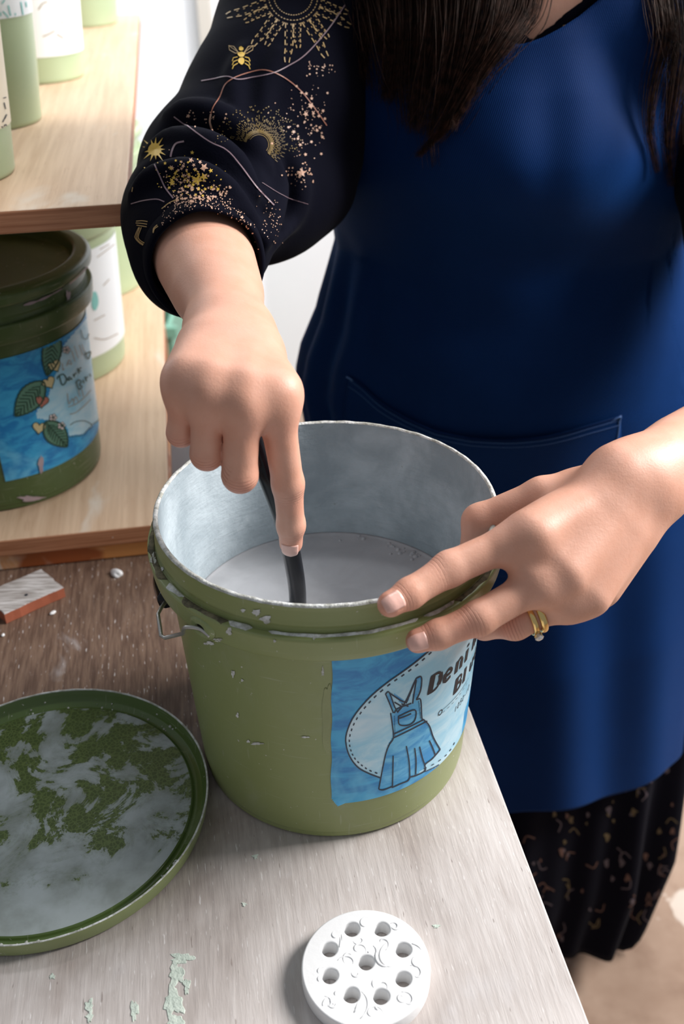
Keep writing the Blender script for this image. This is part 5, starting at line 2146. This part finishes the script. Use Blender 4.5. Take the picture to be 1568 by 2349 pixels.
# bee
for (x, y, rx, ry) in ((553, 113, 5, 5), (553, 126, 8, 6), (553, 141, 7, 8)):
    gp['gold_y'] += c0(blob(x, y, rx, ry, 14, .12))
for sd in (-1, 1):
    w = [(553 + sd * 6, 122), (553 + sd * 16, 108), (553 + sd * 28, 106), (553 + sd * 26, 116), (553 + sd * 12, 124)]
    gp['gold'] += ribbon2(w + [w[0]], 1.4) + ribbon2([w[0], w[2]], 1)
    for dy in (0, 9, 18):
        gp['gold_y'] += ribbon2([(553 + sd * 8, 132 + dy * .8), (553 + sd * 17, 134 + dy), (553 + sd * 20, 142 + dy)], 1.8)
for l, kx, w in (([(462, 187), (490, 182), (520, 176), (545, 183), (580, 178), (620, 170), (660, 152), (700, 126), (750, 70), (790, 12)], 'mauve', 2.2),
                 ([(484, 262), (490, 245), (505, 222), (517, 195), (540, 178), (575, 166), (610, 162), (650, 178), (690, 210), (725, 255), (748, 288)], 'copper', 2.2),
                 ([(400, 268), (430, 290), (480, 325), (520, 345), (550, 378), (590, 432), (628, 472)], 'mauve', 2.6), ([(423, 325), (405, 330), (396, 345), (392, 361)], 'mauve', 4.0), ([(355, 378), (368, 405), (380, 432), (398, 456)], 'mauve', 3.2),
                 ([(302, 468), (330, 461), (360, 458), (378, 464)], 'mauve', 2.4), ([(484, 262), (482, 280), (488, 300)], 'peach', 4.0), ([(600, 420), (650, 450), (705, 468)], 'mauve', .9)):
    gp[kx] += ribbon2(catmull(l, 5), w)
# half sun
for i, a in enumerate(np.linspace(-2.9, .75, 52)):
    r0, r1 = 27, 27 + (30 if i % 2 else 20) + 16 * hr_.random()
    c, s_ = (592 + 0, 330), None
    for k in range(3):
        q0, q1 = r0 + (r1 - r0) * (k / 3 + .02), r0 + (r1 - r0) * (k / 3 + .24)
        gp['gold_dim'] += ribbon2([(592 + q0 * math.cos(a), 332 + q0 * math.sin(a)), (592 + q1 * math.cos(a), 332 + q1 * math.sin(a))], 1.25 - .2 * k)
for rad in (22, 26):
    gp['gold_dim'] += ribbon2([(592 + rad * math.cos(a), 332 + rad * math.sin(a)) for a in np.linspace(-2.6, .7, 20)], .9)
for _ in range(150):
    a, r_ = hr_.uniform(-3.1, .3), hr_.uniform(58, 100)
    gp['gold_dim'] += dot(592 + r_ * math.cos(a), 332 + r_ * math.sin(a) * .9, hr_.uniform(.7, 1.7), 5)
for _ in range(120):
    x, y = hr_.normal(700, 28), hr_.normal(270, 42)
    gp['peach'] += dot(x, y, hr_.uniform(.6, 1.6), 5) if hr_.random() < .7 else star(x, y, hr_.uniform(2.5, 5), hr_.uniform(0, 1))
gp['peach'] += star(691, 397, 11, -.3) + star(712, 243, 8, .2) + star(700, 262, 7, .5)
for _ in range(45):
    gp['peach'] += dot(hr_.normal(690, 18), hr_.normal(398, 14), hr_.uniform(.8, 2.2), 5)
for _ in range(26):
    gp['peach'] += dot(hr_.uniform(700, 770), hr_.normal(158, 8), hr_.uniform(1, 2.4), 5)
# sun on the left edge of the fold
gp['gold_y'] += c0(blob(356, 344, 15, 15, 18, .08))
for k in range(13):
    a_ = k * 2 * PI / 13
    gp['gold_y'] += [[(356 + 13 * math.cos(a_ - .2), 344 + 13 * math.sin(a_ - .2)), (356 + (24 + 5 * (k % 3)) * math.cos(a_), 344 + (24 + 5 * (k % 3)) * math.sin(a_)), (356 + 13 * math.cos(a_ + .2), 344 + 13 * math.sin(a_ + .2))]]
# star cluster on the pushed-up sleeve and dots round the cuff
for _ in range(210):
    x = hr_.normal(425, 34)
    y = hr_.normal(412, 22) + (x - 425) * .16
    kx = 'gold_y' if hr_.random() < .6 else 'peach'
    gp[kx] += dot(x, y, hr_.uniform(.8, 2.2), 5) if hr_.random() < .72 else star(x, y, hr_.uniform(3, 5.5), hr_.uniform(0, 1))
gp['gold_y'] += star(452, 414, 13, .1) + star(468, 406, 10, .5) + star(395, 420, 8, .7)
gp['peach'] += star(468, 385, 10, .3) + star(438, 369, 6, .1) + star(433, 266, 5, 0)
for _ in range(230):
    t = hr_.uniform(0, 1)
    x = 372 + 222 * t
    yb = float(np.interp(x, [372, 385, 420, 460, 500, 540, 570, 594], [506, 492, 474, 465, 470, 490, 520, 580]))
    gp['peach'] += dot(x, hr_.normal(yb - 4, 11), hr_.uniform(.6, 1.7), 5)
for _ in range(60):
    t = hr_.uniform(0, 1)
    gp['peach'] += star(400 + 130 * t, hr_.normal(462 - 20 * t, 10), hr_.uniform(2, 4.2), hr_.uniform(0, 1))
for _ in range(24):
    gp['peach'] += dot(hr_.uniform(425, 520), hr_.normal(262 + 10, 9), hr_.uniform(.8, 2.2), 5)
# drawn hand and other figures
for l in ([(314, 508), (327, 507), (340, 509)], [(313, 512), (326, 513), (339, 515)], [(315, 517), (327, 519), (338, 521)], [(320, 522), (313, 538), (312, 546), (320, 556), (330, 563)], [(326, 522), (320, 538), (319, 546), (325, 553), (333, 558)], [(322, 522), (316, 540), (316, 548), (322, 555), (331, 561)],
          [(362, 517), (354, 525), (353, 535), (356, 526), (364, 520)], [(304, 440), (306, 430)], [(372, 480), (390, 466), (410, 458)]):
    gp['gold'] += ribbon2(catmull(l, 4), 1.9)
for _ in range(60):
    gp['peach'] += dot(hr_.normal(620, 16), hr_.normal(500, 24), hr_.uniform(.6, 1.4), 5)
for kx, pol in gp.items():
    o = decal('print', sleeve, M[kx], pol, SP)
    if o:
        o['kind'] = 'stuff'
# print on the collar and on the skirt
DT = bvh_of([dress])
pol = []
for l in ([(1275, 78), (1300, 66), (1340, 54), (1372, 36)], [(1290, 60), (1320, 52), (1352, 46)], [(1375, 0), (1382, 18), (1372, 34), (1352, 46)], [(1384, 4), (1390, 20), (1402, 16)], [(1378, 22), (1395, 12), (1410, 10)], [(1265, 88), (1280, 84)]):
    pol += ribbon2(catmull(l, 5), 2.2)
o = decal('print', dress, M['gold'], pol, lambda p: cast(DT, p[0], p[1], .001))
KT = bvh_of([skirt])
SKM = {'gold': plain('skirt_gold_shaded', srgb(84, 70, 40), .7), 'peach': plain('skirt_copper_shaded', srgb(86, 56, 46), .7), 'mauve': plain('skirt_mauve_shaded', srgb(74, 64, 72), .7)}  # darker copies of the print colours, with the skirt's shade painted in
pol = {'gold': [], 'peach': [], 'mauve': []}
for _ in range(90):
    x, y = hr_.uniform(1170, 1560), hr_.uniform(1760, 2160)
    kx = ('gold', 'peach', 'mauve')[int(hr_.integers(3))]
    r_ = hr_.uniform(2, 7)
    if hr_.random() < .5:
        pol[kx] += c0(blob(x, y, r_, r_ * 1.5, 9, .5))
    else:
        a = hr_.uniform(0, 6)
        pol[kx] += ribbon2(catmull([(x, y), (x + 14 * math.cos(a), y + 18 * math.sin(a)), (x + 26 * math.cos(a + .7), y + 30 * math.sin(a + .7))], 4), 3)
for kx, q in pol.items():
    o = decal('print', skirt, SKM[kx], q, lambda p: cast(KT, p[0], p[1], .0022))
    if o:
        o['kind'] = 'stuff'

# ---- rings on the left ring finger
gold = plain('polished_gold', (0.83, 0.60, 0.24), .18, Metallic=1.0)
f0, f1 = LH.M[2], at(1180, 1430, .576)
axr = (f1 - f0).normalized()


def ring_obj(name, t, label, minor, stone=False):
    c = f0.lerp(f1, t)
    rr_ = .0105
    up_ = (-FW - axr * (-FW).dot(axr)).normalized()
    sd = axr.cross(up_)
    root = empty(name, c)
    tag(root, label, 'ring')
    V, Fc = [], []
    N_, K_ = 48, 10
    for i in range(N_):
        a = 2 * PI * i / N_
        rad_ = up_ * math.cos(a) + sd * math.sin(a)
        for k in range(K_):
            b = 2 * PI * k / K_
            V.append(rad_ * (rr_ + minor * .8 * math.cos(b)) + axr * (minor * 1.25 * math.sin(b)))
    for i in range(N_):
        for k in range(K_):
            Fc.append((i * K_ + k, i * K_ + (k + 1) % K_, ((i + 1) % N_) * K_ + (k + 1) % K_, ((i + 1) % N_) * K_ + k))
    mesh_obj('band', V, Fc, gold, root)
    if stone:
        d = (up_ * .45 + (sd if sd.dot(UP) < 0 else -sd) * .9).normalized()
        e = axr.cross(d)
        gl = Mat('clear_stone')
        gm = gl.out((.95, .95, .95), .03, IOR=2.2, Transmission_Weight=.5)
        prof = [(0.0, .0024), (.0017, .0023), (.0027, .0013), (.0026, .0008), (.0008, -.0016), (0, -.0018)]
        v, f = lathe(prof, 8)
        mesh_obj('stone', [d * (rr_ + .0020 + z) + axr * x + e * y for x, y, z in v], f, gm, root, smooth=False)
        pr = []
        for k in range(4):
            a = PI / 4 + k * PI / 2
            q = axr * math.cos(a) + e * math.sin(a)
            pr.append(tube_mesh([d * (rr_ - .0004) + q * .0010, d * (rr_ + .0012) + q * .0025, d * (rr_ + .0037) + q * .0022], .00035, 6))
        V, Fc = join(pr)
        mesh_obj('setting', V, Fc, gold, root)
    return root


ring_obj('wedding_ring', .68, 'plain gold band on the ring finger, nearer the knuckle', .0017)
ring_obj('engagement_ring', .80, 'gold ring set with a small clear stone on the ring finger', .0013, True)
